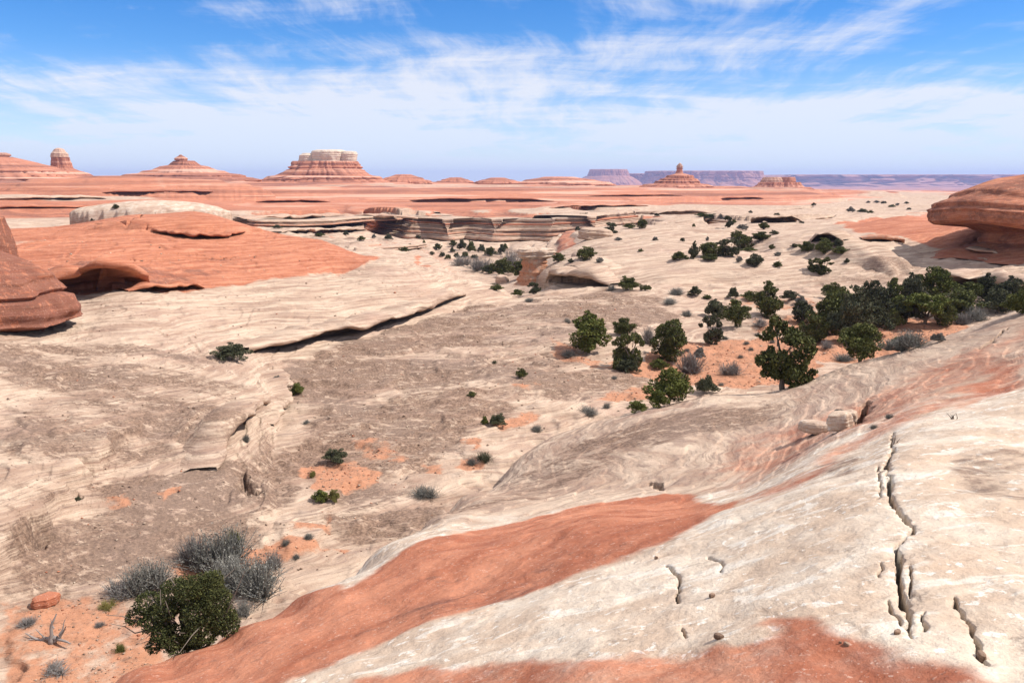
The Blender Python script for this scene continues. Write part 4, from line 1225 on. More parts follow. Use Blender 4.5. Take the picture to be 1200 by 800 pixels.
def make_tree(kind, seed):
    """unit tree: about 1 wide, 1 high, base at 0; returns (crown mesh, trunk mesh)"""
    rng = np.random.default_rng(seed)
    blobs = []
    if kind == 'round':
        blobs = [(0, 0, .60, .27), (.22, .05, .50, .24), (-.22, .1, .46, .24), (.05, -.22, .44, .25), (.02, .05, .80, .19), (-.15, -.1, .68, .2), (.2, .1, .70, .17), (0, .2, .45, .24), (-.1, -.05, .25, .22), (.15, 0, .22, .2)]
    elif kind == 'tall':
        blobs = [(0, 0, .28, .34), (.15, .1, .36, .28), (-.16, -.08, .40, .28), (.06, -.08, .58, .25), (-.06, .06, .68, .21), (.02, 0, .82, .16), (0, 0, .93, .08)]
    elif kind == 'umbrella':
        blobs = [(-.30, 0, .62, .20), (.30, .05, .58, .20), (0, .1, .76, .22), (-.12, -.2, .70, .18), (.18, -.15, .72, .19), (.40, -.05, .44, .12), (-.42, 0, .50, .11), (.05, .25, .60, .2)]
    elif kind == 'ragged':
        blobs = [(-.2, 0, .80, .17), (.05, .1, .72, .19), (.3, .0, .66, .17), (.32, -.1, .42, .20), (.1, -.15, .40, .22), (-.25, -.1, .36, .2), (-.05, 0, .22, .24), (.25, 0, .2, .22), (-.38, .05, .66, .11)]
    elif kind == 'bush':
        blobs = [(0, 0, .42, .36), (.25, .05, .36, .28), (-.26, 0, .34, .27), (.05, -.22, .32, .28), (.0, .22, .36, .28), (.08, 0, .70, .2), (-.14, .05, .64, .19)]
    big = list(blobs)
    for b in big:
        for q in range(3):
            v_ = rng.normal(size=3); v_ /= np.linalg.norm(v_)
            blobs.append((b[0] + v_[0] * b[3] * .95, b[1] + v_[1] * b[3] * .95, max(.08, b[2] + v_[2] * b[3] * .8), b[3] * rng.uniform(.28, .5)))
    blobs = [(b[0], b[1], b[2], b[3] * (.80 if i < len(big) else 1)) for i, b in enumerate(blobs)]
    blobs = [(b[0] + rng.normal() * .03, b[1] + rng.normal() * .03, b[2] + rng.normal() * .02, b[3] * rng.uniform(.88, 1.1)) for b in blobs]
    n = 8200
    pts, v = clump_points(blobs, n, rng, 0.35)
    k = pts[:, 2] > 0.02
    V, F = leaves(pts[k], 0.047, rng, 0.5, v[k] * 0.5 + np.array([0, 0, .35]))
    paths = []
    lo = [0, 0, -.05]
    fork = np.array([rng.normal() * .03, rng.normal() * .03, .20])
    paths.append((curve(lo, fork, rng, 5, .05), .042, .034))
    for b in blobs:
        if b[2] > 0.3 and b[3] > .12:
            paths.append((curve(fork, np.array(b[:3]) * [1, 1, 1.0], rng, 7, .14), .026, .006))
            for q in range(2):
                e = np.array(b[:3]) + rng.normal(size=3) * b[3] * .6
                paths.append((curve(np.array(b[:3]) * .6 + fork * .4, e, rng, 5, .14), .010, .003))
    TV, TF = tubes(paths)
    return (V, F), (TV, TF)


def make_shrub(kind, seed):
    """unit shrub of thin stems; about 1 wide 1 high; single mesh"""
    rng = np.random.default_rng(seed)
    n = 420
    Vs, Fs = [], []; base = 0
    nb = 9 if kind == 'sage' else 7
    cent = np.stack([rng.uniform(-.26, .26, nb), rng.uniform(-.26, .26, nb), np.zeros(nb)], 1)
    for c in cent:
        m = n // nb
        az = rng.uniform(0, 2 * pi, m); el = rng.uniform(radians(15), radians(88), m)
        L = rng.uniform(.45, .95, m)
        D = np.stack([np.cos(az) * np.cos(el) * .62, np.sin(az) * np.cos(el) * .62, np.sin(el) * .95], 1)
        tip = c + D * L[:, None]
        mid = c + D * L[:, None] * .5 + rng.normal(size=(m, 3)) * .025
        side = np.cross(D, rng.normal(size=(m, 3))); side /= np.linalg.norm(side, axis=1)[:, None]
        w = .008
        V = np.stack([c + side * w, c - side * w + 0 * D, mid + side * w * .8, mid - side * w * .8, tip + side * w * .3, tip - side * w * .3], 1).reshape(-1, 3)
        i = np.arange(m)[:, None] * 6
        F = np.concatenate([i + np.array([0, 1, 3, 2]), i + np.array([2, 3, 5, 4])]) + base
        Vs.append(V); Fs.append(F); base += len(V)
        # leaf flecks on the outer half of the stems
        if kind == 'sage':
            t = rng.uniform(.45, 1.05, (m * 7, 1)); j = rng.integers(0, m, m * 7)
            p = c + D[j] * L[j][:, None] * t + rng.normal(size=(m * 7, 3)) * .02
            V, F = leaves(p, .035, rng, .4, D[j])
        else:
            t = rng.uniform(.5, 1.0, (m * 4, 1)); j = rng.integers(0, m, m * 4)
            p = c + D[j] * L[j][:, None] * t
            V, F = leaves(p, .09, rng, .10, D[j] * .8)
        Vs.append(V); Fs.append(F + base); base += len(V)
    return np.concatenate(Vs), np.concatenate(Fs)


def fit(V, ref=None):
    """scale to unit width and height (robustly), return V and the transform"""
    R = V if ref is None else ref
    wx = np.percentile(np.abs(R[:, 0]), 98) * 2; wy = np.percentile(np.abs(R[:, 1]), 98) * 2
    hz = np.percentile(R[:, 2], 99.3)
    w = (wx + wy) / 2
    return V / np.array([w, w, hz])


def proto_tree(kind, var, mat):
    key = (kind, var, mat.name)
    if key not in PROTO:
        (V, F), (TV, TF) = make_tree(kind, 11 + var * 7 + len(kind))
        PROTO[key] = []
        TV = fit(TV, V); V2 = fit(V)
        for nm, v, f, m in (('crown', V2, F, mat), ('trunk', TV, TF, M_BARK)):
            PROTO[key].append((nm, v, f, m, None))
    return key


MESHES = {}


def part(nm, key, V, F, mat, parent, smooth):
    k = (nm,) + key
    if k not in MESHES:
        o = mesh_np(nm, V, F, mat, parent, smooth=smooth)
        MESHES[k] = o
        return o
    o = MESHES[k].copy()
    COL.objects.link(o)
    o.parent = parent
    return o


def place_tree(px, py, h_px, w_px, kind, mat, label, group, name='juniper_tree', cat='tree', var=0, sink=0.0, rot=None, dmin=0.0):
    p = at(px, py, dmin)
    k = math.hypot(p[0], p[1]) / FPX * 1.0
    k = p[1] / FPX / cos(TH) * 1.0
    key = proto_tree(kind, var, mat)
    t = thing(name, label, cat, (p[0], p[1] + w_px * k * 0.30, p[2]), rot if rot is not None else (px * 1.7) % 6.28, group)
    zz = min(p[2], float(height(np.array([p[0]]), np.array([p[1] + w_px * k * .3]))[0]) + 0.3)
    t.location.z = zz - 0.05
    for (nm, V, F, m, _) in PROTO[key]:
        part(nm, key, V, F, m, t, nm == 'trunk')
    t.scale = (w_px * k, w_px * k, (h_px + w_px * 0.10) * k)
    return t


def place_shrub(px, py, h_px, w_px, kind, mat, label, group=None, name='shrub', cat='shrub', var=0, dmin=0.0, asp=1.0):
    p = at(px, py, dmin)
    k = p[1] / FPX
    key = (kind, var, mat.name)
    if key not in PROTO:
        if kind in ('sage', 'bare'):
            V, F = make_shrub(kind, 5 + var * 3)
        else:
            (V, F), _ = make_tree('bush', 31 + var * 5)
        PROTO[key] = (fit(V), F)
    V, F = PROTO[key]
    o = part(name, key, V, F, mat, None, False)
    o.name = name
    zz = min(p[2], float(height(np.array([p[0]]), np.array([p[1] + w_px * k * .25]))[0]) + 0.2)
    o.location = (p[0], p[1] + w_px * k * 0.25, zz - 0.03)
    o.rotation_euler = (0, 0, (px * 2.3 + py) % 6.28)
    o.scale = (w_px * k, w_px * k * asp, (h_px + w_px * .08) * k)
    tag(o, label, cat, group)
    return o


TG = 'junipers and pinyons of the basin'
TREES = [
    (690, 417, 45, 42, 'round', M_GRN, 'round green juniper standing apart at the left of the grove', 0),
    (731, 394, 18, 24, 'bush', M_JUN, 'small double-topped juniper behind the leaning one, left of the grove', 1),
    (737, 436, 42, 30, 'ragged', M_JUN, 'leaning ragged juniper rising out of a dark grey bush', 0),
    (786, 427, 46, 42, 'round', M_JUN, 'dense dark juniper with a grey bare shrub on its left', 1),
    (786, 474, 36, 50, 'bush', M_GRN, 'wide low juniper at the edge of the near slickrock, with lighter foliage in front', 0),
    (835, 405, 31, 24, 'ragged', M_DRK, 'dark upright juniper casting a black shadow on pale sand', 1),
    (839, 374, 20, 22, 'round', M_DRK, 'small dark juniper just behind the upright one on pale sand', 0),
    (865, 384, 28, 32, 'round', M_JUN, 'soft-edged green juniper between the pale sand and the pointed tree', 2),
    (900, 374, 40, 30, 'tall', M_JUN, 'taller pointed juniper with a bulging top behind the sandy clearing', 0),
    (923, 456, 74, 62, 'ragged', M_JUN, 'large broken-topped juniper with bare limbs showing, half behind the near slickrock', 2),
    (943, 381, 24, 26, 'round', M_DRK, 'rounded dark juniper just left of the dense grove', 1),
    (973, 394, 44, 34, 'tall', M_JUN, 'juniper at the left end of the dense grove', 1),
    (1004, 402, 60, 46, 'tall', M_DRK, 'darkest and tallest pinyon, in the middle of the dense grove', 2),
    (1014, 423, 38, 46, 'bush', M_JUN, 'bushy juniper in front of the darkest pinyon', 1),
    (1028, 374, 40, 34, 'round', M_DRK, 'domed dark pinyon just right of the tallest one', 2),
    (1047, 372, 42, 28, 'tall', M_JUN, 'narrow pinyon with thin open limbs in the right half of the grove', 0),
    (1050, 386, 22, 20, 'bush', M_JUN, 'low bushy juniper at the foot of the narrow open pinyon', 0),
    (1070, 362, 36, 32, 'round', M_DRK, 'dark pinyon between the narrow open one and the bright one', 0),
    (1101, 352, 33, 36, 'round', M_GRN, 'brightest green pinyon at the back of the grove beside the shaded ledge', 1),
    (1087, 386, 34, 54, 'umbrella', M_GRN, 'umbrella-shaped juniper with pale forked trunks showing', 0),
    (1110, 383, 24, 26, 'bush', M_JUN, 'bushy juniper beside the umbrella-shaped one', 1),
    (1140, 363, 28, 34, 'umbrella', M_JUN, 'open juniper under the shaded ledge', 1),
    (1161, 355, 30, 28, 'tall', M_DRK, 'dark juniper against the shaded ledge near the right edge', 1),
    (1188, 362, 32, 36, 'round', M_DRK, 'round dark juniper near the right edge above the slab', 0),
    (1216, 362, 32, 30, 'round', M_JUN, 'juniper cut by the right edge of the picture', 2),
    (1031, 394, 34, 42, 'bush', M_DRK, 'wide dark juniper filling the gap right of the tallest pinyon', 0),
    (1126, 374, 28, 42, 'round', M_JUN, 'broad juniper between the umbrella-shaped one and the shaded ledge', 2),
    (1174, 368, 24, 36, 'bush', M_DRK, 'low dark juniper in front of the round one near the right edge', 0),
    (958, 404, 30, 30, 'bush', M_JUN, 'low juniper at the sandy left foot of the dense grove', 1),
    (1066, 379, 26, 38, 'round', M_DRK, 'dark juniper just left of the umbrella-shaped one', 2),
    (988, 387, 44, 34, 'round', M_JUN, 'juniper pressed against the left side of the tallest pinyon', 0),
    (1203, 368, 24, 34, 'bush', M_JUN, 'bushy juniper at the far right end of the grove above the slab', 1),
    (962, 323, 18, 24, 'ragged', M_JUN, 'lone juniper on the pale slope above the grove', 1),
    (979, 351, 16, 26, 'bush', M_JUN, 'wide juniper on the brown rock behind the grove', 0),
]
for (px, py, h, w, kind, mat, lb, v) in TREES:
    place_tree(px, py, h, w, kind, mat, lb, TG, var=v)
KG = 'junipers on the pale knolls'
KN = [
    (885, 313, 13, 20, 'bush', 'dark juniper on the pale knoll, with a small bush on its right'),
    (873, 292, 14, 22, 'round', 'broad juniper in the thickest clump on the knolls'),
    (864, 281, 9, 13, 'round', 'small juniper at the back of the thickest clump on the knolls'),
    (855, 302, 19, 22, 'ragged', 'sprawling juniper at the front of the thickest clump on the knolls'),
    (893, 282, 8, 20, 'bush', 'low spreading juniper running right from the thickest clump on the knolls'),
    (896, 269, 7, 12, 'round', 'round juniper alone on the bench above the thickest clump'),
    (854, 267, 12, 12, 'ragged', 'ragged juniper on the bench behind the knolls'),
    (947, 295, 10, 16, 'bush', 'left juniper of the trio below the dark ledge on the knoll'),
    (968, 298, 16, 19, 'round', 'middle and largest juniper of the trio below the dark ledge'),
    (983, 290, 9, 10, 'round', 'small upper juniper of the trio below the dark ledge'),
    (986, 298, 7, 17, 'bush', 'grey-green low juniper at the right of the trio below the dark ledge'),
    (687, 306, 14, 20, 'round', 'round juniper on the pale knoll right of the rock pillar'),
    (716, 274, 11, 15, 'ragged', 'juniper on the bench above the round knolls'),
    (753, 268, 9, 12, 'round', 'round dark juniper at the top of the bench, alone'),
    (797, 305, 8, 19, 'bush', 'low juniper left of a narrow upright one on the knoll'),
    (814, 304, 20, 10, 'tall', 'narrow upright juniper on the pale knoll'),
    (833, 301, 14, 22, 'round', 'spreading juniper right of the narrow upright one'),
    (737, 341, 14, 24, 'bush', 'green juniper bush at the foot of the long knoll'),
    (625, 345, 12, 16, 'ragged', 'green juniper bush at the lip of the canyon head'),
    (655, 307, 9, 14, 'bush', 'dark juniper just behind the rock pillar'),
]
for k, (px, py, h, w, kind, lb) in enumerate(KN):
    place_tree(px, py, h, w, kind, M_DRK if k % 3 == 0 else M_JUN, lb, KG, var=k % 3, dmin=60)

BG = 'shrubs of the basin'
SH = [  # px, py, h, w, kind, material, label
    (774, 433, 10, 22, 'leafy', M_GRN, 'bright green low shrub at the foot of the dense juniper'),
    (772, 478, 18, 26, 'leafy', M_GRN, 'yellow-green shrub in front of the wide low juniper'),
    (748, 483, 11, 26, 'leafy', M_GRN, 'low bright shrub left of the yellow-green one on the slickrock edge'),
    (829, 462, 18, 28, 'leafy', M_DRK, 'dark rounded shrub right of the wide low juniper'),
    (858, 440, 13, 30, 'bare', M_GREY, 'grey bare shrub on sand beside the large broken-topped juniper'),
    (812, 440, 24, 36, 'bare', M_GREY, 'largest grey bare shrub right of the dense juniper'),
    (736, 437, 14, 30, 'leafy', M_DRK, 'dark grey shrub at the foot of the leaning juniper'),
    (761, 403, 19, 22, 'bare', M_GREY, 'grey twiggy shrub behind and left of the dense juniper'),
    (820, 420, 12, 14, 'leafy', M_SAGE, 'grey-green shrub between the dense juniper and the pale sand'),
    (667, 419, 8, 20, 'sage', M_SAGE, 'grey sagebrush just left of the round lone juniper'),
    (665, 379, 6, 9, 'sage', M_SAGE, 'tiny sagebrush above the round lone juniper'),
    (690, 488, 9, 26, 'sage', M_SAGE, 'grey sagebrush strip at the foot of the near slickrock'),
    (712, 479, 7, 11, 'sage', M_SAGE, 'small sagebrush at the right end of the grey strip'),
    (895, 383, 8, 22, 'bare', M_GREY, 'brownish bare shrub below the taller pointed juniper'),
    (1076, 408, 17, 42, 'sage', M_SAGE, 'widest blue-grey sagebrush below the umbrella-shaped juniper'),
    (1056, 413, 12, 36, 'sage', M_SAGE, 'blue-grey sagebrush left of the widest one'),
    (1055, 404, 8, 20, 'leafy', M_JUN, 'green shrub above the blue-grey sagebrush'),
    (1101, 401, 9, 18, 'leafy', M_SAGE, 'grey-green shrub at the edge of the near slab below the grove'),
    (1146, 377, 14, 32, 'sage', M_SAGE, 'grey sagebrush above the near slab at the right of the grove'),
    (1126, 381, 12, 24, 'bare', M_GREY, 'grey bare shrub right of the umbrella-shaped juniper'),
    (970, 409, 10, 16, 'bare', M_GREY, 'brown bare shrub at the left foot of the darkest pinyon'),
    (990, 424, 8, 24, 'sage', M_SAGE, 'low grey shrub under the bushy juniper in front of the grove'),
    (267, 423, 16, 40, 'leafy', M_DRK, 'dark spreading shrub on top of the pale left dome'),
    (347, 463, 13, 18, 'leafy', M_GRN, 'green shrub on the flat just right of the cracked block'),
    (324, 453, 12, 14, 'leafy', M_SAGE, 'grey-green shrub growing from the hollow in the cracked block'),
    (392, 543, 15, 25, 'leafy', M_DRK, 'dark green shrub at the top of the orange soil patch'),
    (376, 589, 13, 22, 'leafy', M_GRN, 'green shrub below the orange soil patch'),
    (391, 589, 16, 12, 'leafy', M_YEL, 'yellowish upright shrub touching the green one below the soil patch'),
    (366, 560, 8, 9, 'leafy', M_YEL, 'small yellowish shrub at the left of the orange soil patch'),
    (611, 444, 12, 12, 'leafy', M_JUN, 'single round green shrub on the brown pavement'),
    (553, 465, 6, 10, 'leafy', M_JUN, 'tiny green shrub by a pale ledge on the brown pavement'),
    (583, 500, 13, 20, 'leafy', M_DRK, 'dark round shrub of the pair in mid pavement'),
    (568, 498, 10, 10, 'leafy', M_GRN, 'bright green shrub left of the dark round one'),
    (568, 543, 12, 22, 'sage', M_DRK, 'dark spiky shrub beside an orange patch at the pavement edge'),
    (553, 545, 9, 14, 'sage', M_SAGE, 'grey shrub left of the dark spiky one'),
    (497, 584, 12, 34, 'sage', M_SAGE, 'grey sagebrush against the foot of the near dome'),
    (630, 506, 8, 15, 'sage', M_SAGE, 'grey shrub at the tip of the near slickrock'),
    (358, 497, 5, 9, 'sage', M_SAGE, 'tiny grey shrub alone on the left pavement'),
    (580, 426, 4, 7, 'sage', M_DRK, 'tiny dark shrub on a pale strip of the pavement'),
    (288, 518, 9, 11, 'sage', M_SAGE, 'small grey shrub on the cracked block'),
    (607, 347, 7, 13, 'leafy', M_JUN, 'left green shrub of the pair at the canyon head'),
    (582, 341, 7, 13, 'leafy', M_JUN, 'lone green shrub where the pale dome meets the flat'),
    (622, 354, 4, 15, 'sage', M_SAGE, 'low grey shrub in front of the canyon-head pair'),
    (815, 347, 10, 17, 'leafy', M_DRK, 'dark round shrub at the foot of the knoll, right of a grey one'),
    (795, 346, 8, 20, 'sage', M_SAGE, 'grey shrub at the foot of the knoll'),
    (757, 341, 6, 13, 'leafy', M_JUN, 'small green shrub right of the green juniper bush'),
    (716, 341, 7, 11, 'sage', M_SAGE, 'small grey shrub left of the green juniper bush'),
    (785, 357, 6, 20, 'sage', M_SAGE, 'flat grey shrub on the right of the brown swell'),
    (804, 371, 7, 15, 'sage', M_SAGE, 'grey shrub below the brown swell'),
    (829, 351, 5, 9, 'leafy', M_JUN, 'tiny green shrub right of the dark round one'),
    (860, 350, 12, 14, 'leafy', M_DRK, 'dark upright shrub under the long knoll'),
    (881, 353, 10, 20, 'leafy', M_JUN, 'wide green shrub behind the taller pointed juniper'),
    (927, 352, 10, 19, 'leafy', M_DRK, 'dark wide shrub at the foot of the brown slope'),
    (940, 358, 10, 15, 'leafy', M_SAGE, 'grey-green shrub right of the dark wide one'),
    (912, 313, 6, 11, 'leafy', M_JUN, 'small shrub right of the dark juniper on the knoll'),
    (993, 308, 5, 7, 'leafy', M_DRK, 'single dot-like shrub on the pale slope at right'),
    (135, 245, 5, 9, 'leafy', M_DRK, 'dark shrub on the white cap of the red dome'),
    (109, 259, 3, 6, 'leafy', M_DRK, 'tiny shrub at the top of the red dome'),
    (985, 489, 9, 16, 'leafy', M_SAGE, 'grey shrub behind the cream blocks on the slab'),
    (997, 491, 7, 12, 'leafy', M_YEL, 'yellowish tuft among the cream blocks on the slab'),
    (1025, 502, 6, 10, 'sage', M_SAGE, 'small dry tuft right of the dark hollow on the slab'),
    (1043, 490, 6, 11, 'sage', M_SAGE, 'dry tuft higher on the slope right of the dark hollow'),
]
for k, (px, py, h, w, kind, mat, lb) in enumerate(SH):
    place_shrub(px, py, h, w, kind, mat, lb, BG, var=k % 2)
# sand tufts
TU = 'dry tufts on the sand of the grove'
for k, (px, py) in enumerate([(875, 404), (880, 411), (887, 394), (850, 398), (868, 420), (960, 400), (905, 402), (845, 452), (720, 444), (805, 412), (930, 392)]):
    place_shrub(px, py, 4, 8, 'sage', M_SAGE, 'tiny dry tuft on the open sand among the junipers', TU, name='dry_tuft', cat='tuft')
# canyon floor and far benches
CG = 'bushes on the canyon floor'
rngp = random.Random(4)
CAN = [(531, 289, 7, 8), (541, 293, 11, 12), (552, 296, 12, 12), (564, 296, 9, 9), (574, 300, 9, 14), (588, 298, 11, 10), (513, 293, 7, 9), (530, 296, 6, 6), (497, 291, 9, 6), (518, 301, 5, 7),
       (525, 304, 5, 8), (535, 303, 6, 8), (545, 302, 6, 9), (520, 278, 4, 5), (496, 273, 6, 5), (490, 280, 4, 6), (592, 292, 6, 7), (506, 299, 4, 6), (480, 290, 4, 6), (556, 304, 5, 8)]
for k, (px, py, h, w) in enumerate(CAN):
    place_shrub(px, py, h, w, 'leafy', M_DRK if k % 2 else M_JUN, 'small dark green bush among boulders on the canyon floor', CG, dmin=120, var=k % 2)
for (px, py, h, w, kind, mat, lb) in [(603, 316, 20, 34, 'bare', M_GREY, 'largest pale grey thicket beside the rock pillar'), (563, 318, 13, 34, 'bare', M_GREY, 'grey thicket left of the green canyon bushes'),
                                      (541, 312, 10, 26, 'bare', M_GREY, 'leftmost grey thicket on the canyon floor'), (612, 326, 19, 26, 'leafy', M_JUN, 'big green bush left of the rock pillar'),
                                      (588, 324, 18, 28, 'leafy', M_JUN, 'big green bush in the middle of the canyon thicket'), (573, 321, 9, 18, 'leafy', M_DRK, 'green bush at the left of the canyon thicket')]:
    place_shrub(px, py, h, w, kind, mat, lb, 'canyon head thicket', dmin=105)
FG = 'far dots of scrub on the benches'
FAR = [(460, 260, 7, 15), (423, 282, 5, 14), (438, 279, 6, 6), (455, 282, 6, 8), (473, 294, 4, 14), (308, 264, 5, 10), (338, 260, 5, 16), (368, 265, 4, 7), (379, 261, 6, 8), (324, 268, 3, 16),
       (374, 277, 4, 10), (350, 264, 4, 6), (405, 276, 4, 10), (738, 268, 5, 12), (709, 277, 6, 18), (677, 271, 5, 9), (686, 260, 7, 18), (703, 308, 6, 9), (669, 308, 4, 7), (833, 306, 6, 16),
       (768, 282, 4, 8), (800, 283, 4, 6), (751, 295, 4, 7), (829, 283, 5, 5), (835, 257, 6, 22), (823, 254, 4, 14), (852, 258, 5, 10), (830, 262, 4, 6), (813, 266, 4, 5), (871, 270, 6, 14),
       (908, 275, 5, 10), (879, 295, 4, 18), (845, 257, 5, 8), (911, 254, 5, 10), (905, 292, 5, 7), (912, 300, 5, 9), (932, 290, 5, 9), (954, 241, 4, 6), (998, 249, 5, 8), (1012, 250, 4, 10),
       (1021, 250, 4, 9), (866, 316, 6, 6), (658, 272, 4, 7), (580, 263, 4, 4), (1028, 238, 3, 8), (1036, 239, 3, 8), (1046, 243, 3, 7), (1052, 241, 3, 6), (1066, 246, 3, 7), (860, 262, 4, 8),
       (695, 262, 4, 8), (770, 254, 3, 6), (1063, 239, 3, 7), (1018, 238, 3, 7), (880, 250, 3, 6), (645, 268, 3, 6), (725, 282, 4, 7), (940, 262, 3, 6)]
for k, (px, py, h, w) in enumerate(FAR):
    place_shrub(px, py, h * (0.7 + 0.5 * rngp.random()), w * (0.7 + 0.5 * rngp.random()), 'leafy', (M_DRK, M_JUN, M_SAGE)[k % 3], 'small dark bush dotted on the far pale rock benches', FG, dmin=110, var=k % 4)

# ---- near clump at the lower left
def near_juniper():
    p = at(208, 768)
    d = p[1]
    k = d / FPX
    rng = np.random.default_rng(77)
    t = thing('juniper_bush', 'dense dark green juniper bush below the near slab, largest plant at lower left', 'shrub', (p[0], p[1] + 0.6, p[2] - 0.1))
    B = [(-55, 5, 58, 20), (-70, 0, 40, 15), (-40, -5, 38, 24), (-20, 10, 70, 24), (5, 0, 82, 24), (25, 8, 78, 24), (38, 0, 62, 24), (15, -10, 52, 26), (42, -5, 40, 24), (20, -15, 26, 26), (-12, -18, 18, 22),
         (48, 5, 24, 20), (-25, -8, 55, 20), (0, 15, 60, 26), (-30, -14, 24, 18), (30, 12, 90, 16), (-5, -24, 8, 18), (-38, -20, 8, 14)]
    B = [(a * 1.02 * k, b * k, c * 0.95 * k, r * 0.94 * k) for a, b, c, r in B]
    pts, v = clump_points(B, 36000, rng, 0.32)
    kk = pts[:, 2] > 0
    V, F = leaves(pts[kk], 3.0 * k, rng, 0.42, v[kk] * .5 + np.array([0, 0, .3]))
    mesh_np('crown', V, F, M_NEAR, t, smooth=False)
    paths = []
    for b in B:
        e = np.array(b[:3]) * np.array([1, 1, .95])
        paths.append((curve((e[0] * .15, e[1] * .15, -.1), e, rng, 8, .12), .05, .012))
        for q in range(3):
            e2 = e + rng.normal(size=3) * b[3] * .9
            paths.append((curve(e * .6, e2, rng, 5, .12), .018, .005))
    V, F = tubes(paths)
    mesh_np('trunk', V, F, M_BARK, t)
    # bare bleached twigs standing through the foliage
    paths = []
    for q in range(34):
        a = np.array([rng.uniform(-55, -5), rng.uniform(-10, 10), rng.uniform(35, 60)]) * k
        paths.append((curve(a, a + np.array([rng.normal() * 9, rng.normal() * 5, rng.uniform(10, 26)]) * k, rng, 5, .1), .008, .002))
    V, F = tubes(paths, 4)
    mesh_np('dead_twig', V, F, M_GREY_T, t)


def twig_mat():
    m, N, b = new_mat("bleached_wood")
    geo = N.node('ShaderNodeNewGeometry')
    n = N.noise(N.mapping(geo.outputs['Position'], scale=(8, 8, 2)), 4.0, 5, 0.6)
    N.l.new(N.mix(n, (0.16, 0.13, 0.115, 1), (0.36, 0.31, 0.28, 1)), b.inputs['Base Color'])
    return m


M_GREY_T = twig_mat()
near_juniper()
NG = 'shrubs around the near juniper bush'
for (px, py, h, w, kind, mat, lb, v) in [
        (248, 670, 44, 86, 'sage', M_SAGE, 'tall spiky grey sagebrush behind the near juniper bush', 0),
        (222, 664, 36, 40, 'bare', M_GREY, 'bare purplish twig shrub at the left of the tall sagebrush', 1),
        (298, 702, 42, 80, 'sage', M_SAGE, 'broad grey-green sagebrush right of the near juniper bush', 1),
        (268, 692, 40, 60, 'sage', M_SAGE, 'grey sagebrush squeezed between the near juniper and the broad sagebrush', 0),
        (170, 700, 36, 70, 'sage', M_SAGE, 'dark grey shrub left of and behind the near juniper bush', 1),
        (136, 702, 20, 40, 'bare', M_GREY, 'low grey twig shrub at the far left of the near clump', 0),
        (320, 668, 20, 24, 'sage', M_GREY, 'pale rounded sagebrush on orange soil right of the near clump', 1),
        (272, 642, 20, 22, 'sage', M_GRN, 'upright yellow-green stems behind the tall sagebrush', 0),
        (284, 722, 17, 24, 'sage', M_SAGE, 'small grey shrub at the slab edge right of the near juniper bush', 1),
        (139, 766, 13, 15, 'sage', M_GRN, 'small spiky green plant on the soil left of the near juniper bush', 0),
        (115, 735, 7, 13, 'sage', M_GREY, 'dry grass tuft on the soil near the dead branch', 1),
        (124, 715, 12, 20, 'bare', M_YEL, 'straw-coloured grass clump at the left foot of the near clump', 0),
        (25, 735, 9, 26, 'bare', M_GREY, 'grey twigs lying at the left edge beside the dead branch', 1),
        (60, 792, 9, 40, 'bare', M_GREY, 'low grey shrub at the bottom left corner', 0),
        (335, 640, 8, 12, 'sage', M_SAGE, 'small grey shrub on the far orange soil patch', 1),
        (362, 632, 7, 14, 'sage', M_SAGE, 'tiny grey shrub on the pale rock right of the orange soil', 0),
        (345, 655, 5, 12, 'sage', M_SAGE, 'flat grey tuft at the right of the orange soil', 0),
        (90, 586, 4, 8, 'leafy', M_DRK, 'tiny dark plant in the crease of the lobed rock', 1)]:
    place_shrub(px, py, h, w, kind, mat, lb, NG, var=v)


def dead_branch():
    p = at(60, 752)
    k = p[1] / FPX
    rng = np.random.default_rng(5)
    segs = [((0, 0, 0), (10, 2, 38), 3.0, .8), ((4, 0, 0), (24, -4, 24), 2.6, .6), ((-14, 0, 1), (8, 0, 5), 2.0, 3.0), ((-14, 0, 1), (-34, 3, 10), 2.0, .5), ((12, -1, 9), (20, 3, 30), 1.4, .4),
            ((8, 0, 4), (30, -8, 2), 2.2, .7), ((-6, 0, 3), (-16, -3, 20), 1.2, .4), ((-20, 0, 3), (-30, -6, 2), 1.4, .5), ((5, 1, 18), (0, 4, 30), 1.0, .3), ((0, 0, -3), (2, 0, 8), 4.2, 3.0)]
    paths = [(curve(np.array(a) * k, np.array(b) * k, rng, 7, .06), r0 * k, r1 * k) for a, b, r0, r1 in segs]
    V, F = tubes(paths, 7)
    o = mesh_np('dead_branch', V, F, M_GREY_T)
    o.location = (p[0], p[1], p[2] + 0.02)
    tag(o, 'forked dead grey branch lying on orange soil at the lower left', 'branch')


dead_branch()


def dry_sprig(px, py, h, label, seed):
    p = at(px, py)
    k = p[1] / FPX
    rng = np.random.default_rng(seed)
    paths = []
    for q in range(5):
        paths.append((curve((rng.normal() * k, 0, -.02), (rng.normal() * h * .35 * k, rng.normal() * h * .2 * k, h * rng.uniform(.6, 1) * k), rng, 5, .12), .9 * k, .2 * k))
    V, F = tubes(paths, 5)
    o = mesh_np('dry_sprig', V, F, M_BARK)
    o.location = p
    tag(o, label, 'twig', 'dry sprigs in the near slab')


dry_sprig(1044, 524, 16, 'dry dark sprig growing from the top of the long crack', 1)
dry_sprig(1117, 491, 9, 'dry dark sprig on the crest of the near slab', 2)

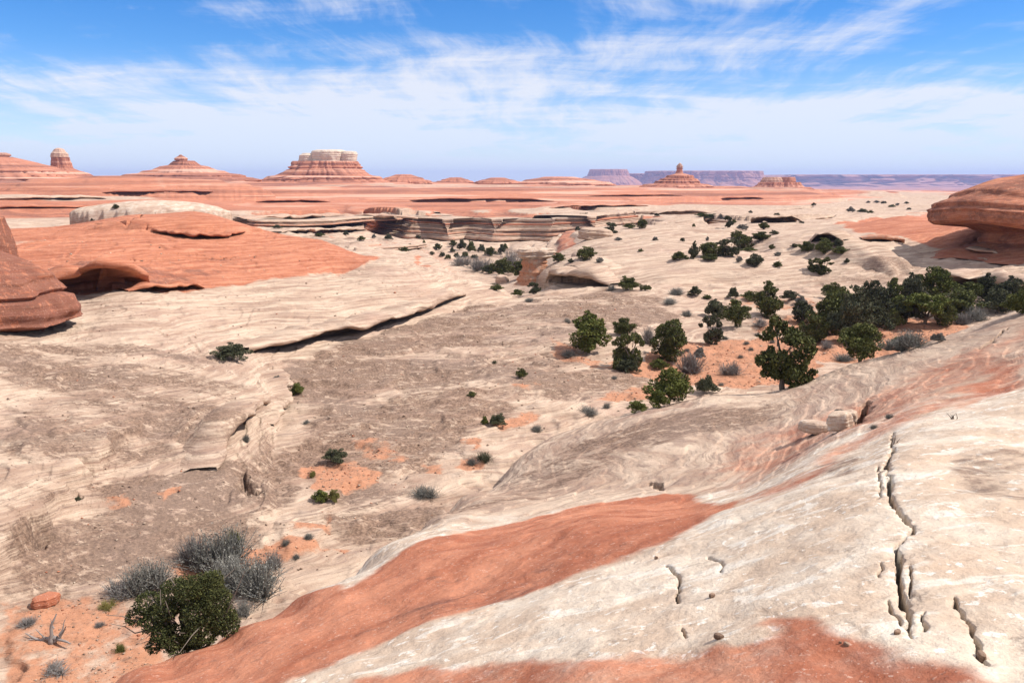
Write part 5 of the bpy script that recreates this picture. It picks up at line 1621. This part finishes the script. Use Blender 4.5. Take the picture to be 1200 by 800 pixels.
# ---- loose gravel and chips on the soil and pavement
def gravel():
    rng = np.random.default_rng(9)
    ico = np.array([(0, 0, 1), (.9, 0, .1), (-.2, .85, .15), (-.75, -.5, .1), (.25, -.8, .2), (0, 0, -.5)])
    fc = np.array([(0, 1, 2), (0, 2, 3), (0, 3, 4), (0, 4, 1), (5, 2, 1), (5, 3, 2), (5, 4, 3), (5, 1, 4)])
    Vs, Fs, Ms = [], [], []
    base = 0
    tries = 0
    j0, j1 = np.searchsorted(ds, 19), np.searchsorted(ds, 92)
    i0, i1 = np.searchsorted(us, -0.66), np.searchsorted(us, 0.66)
    while base < 8000 * 6 and tries < 140000:
        tries += 1
        j = rng.integers(j0, j1); i = rng.integers(i0, i1)
        if top[j, i] not in (0, 1): continue
        soil = MASK[j, i, 1]
        if rng.random() > 0.06 + 0.9 * soil + 0.14 * MASK[j, i, 2]: continue
        d = ds[j]
        r = min(0.22, (0.018 + 0.05 * rng.random() ** 3.5) * (0.5 + d / 40))
        v = ico * (1 + 0.35 * rng.normal(size=(6, 3))) * r * np.array([1, 1, .55])
        a = rng.uniform(0, 6.28); c, s_ = cos(a), sin(a)
        v = np.stack([v[:, 0] * c - v[:, 1] * s_, v[:, 0] * s_ + v[:, 1] * c, v[:, 2]], 1)
        x = us[i] * d + rng.normal() * .1; y = d + rng.normal() * .1
        z = float(height(np.array([x]), np.array([y]))[0])
        Vs.append(v + np.array([x, y, z + .15 * r])); Fs.append(fc + base)
        m = (0.8, 0, 0, 0) if rng.random() < .35 * soil + .08 else ((0, 0, 1, 0) if rng.random() < .45 else (0, 0, 0, .4))
        Ms.append(np.tile(np.array(m, np.float32), (6, 1))); base += 6
    o = mesh_np("gravel", np.concatenate(Vs), np.concatenate(Fs), SAND, smooth=False, masks=np.concatenate(Ms))
    o['kind'] = 'stuff'


gravel()

# ------------------------------------------------------------------ air
def haze():
    m = bpy.data.materials.new("haze_air")
    m.use_nodes = True
    N = NT(m.node_tree)
    N.n.clear()
    out = N.node('ShaderNodeOutputMaterial')
    v = N.node('ShaderNodeVolumePrincipled')
    v.inputs['Color'].default_value = (0.47, 0.57, 1.0, 1)
    v.inputs['Density'].default_value = 7.0e-5
    v.inputs['Anisotropy'].default_value = 0.1
    N.l.new(v.outputs[0], out.inputs['Volume'])
    x0, x1, y0, y1, z0, z1 = -46000, 46000, -400, 14300, float(HH.min()) - 1.0, 175.0
    V = np.array([(x, y, z) for z in (z0, z1) for y in (y0, y1) for x in (x0, x1)])
    F = np.array([(0, 2, 3, 1), (4, 5, 7, 6), (0, 1, 5, 4), (2, 6, 7, 3), (0, 4, 6, 2), (1, 3, 7, 5)])
    o = mesh_np('haze', V, F, m, smooth=False)
    o['kind'] = 'stuff'


haze()
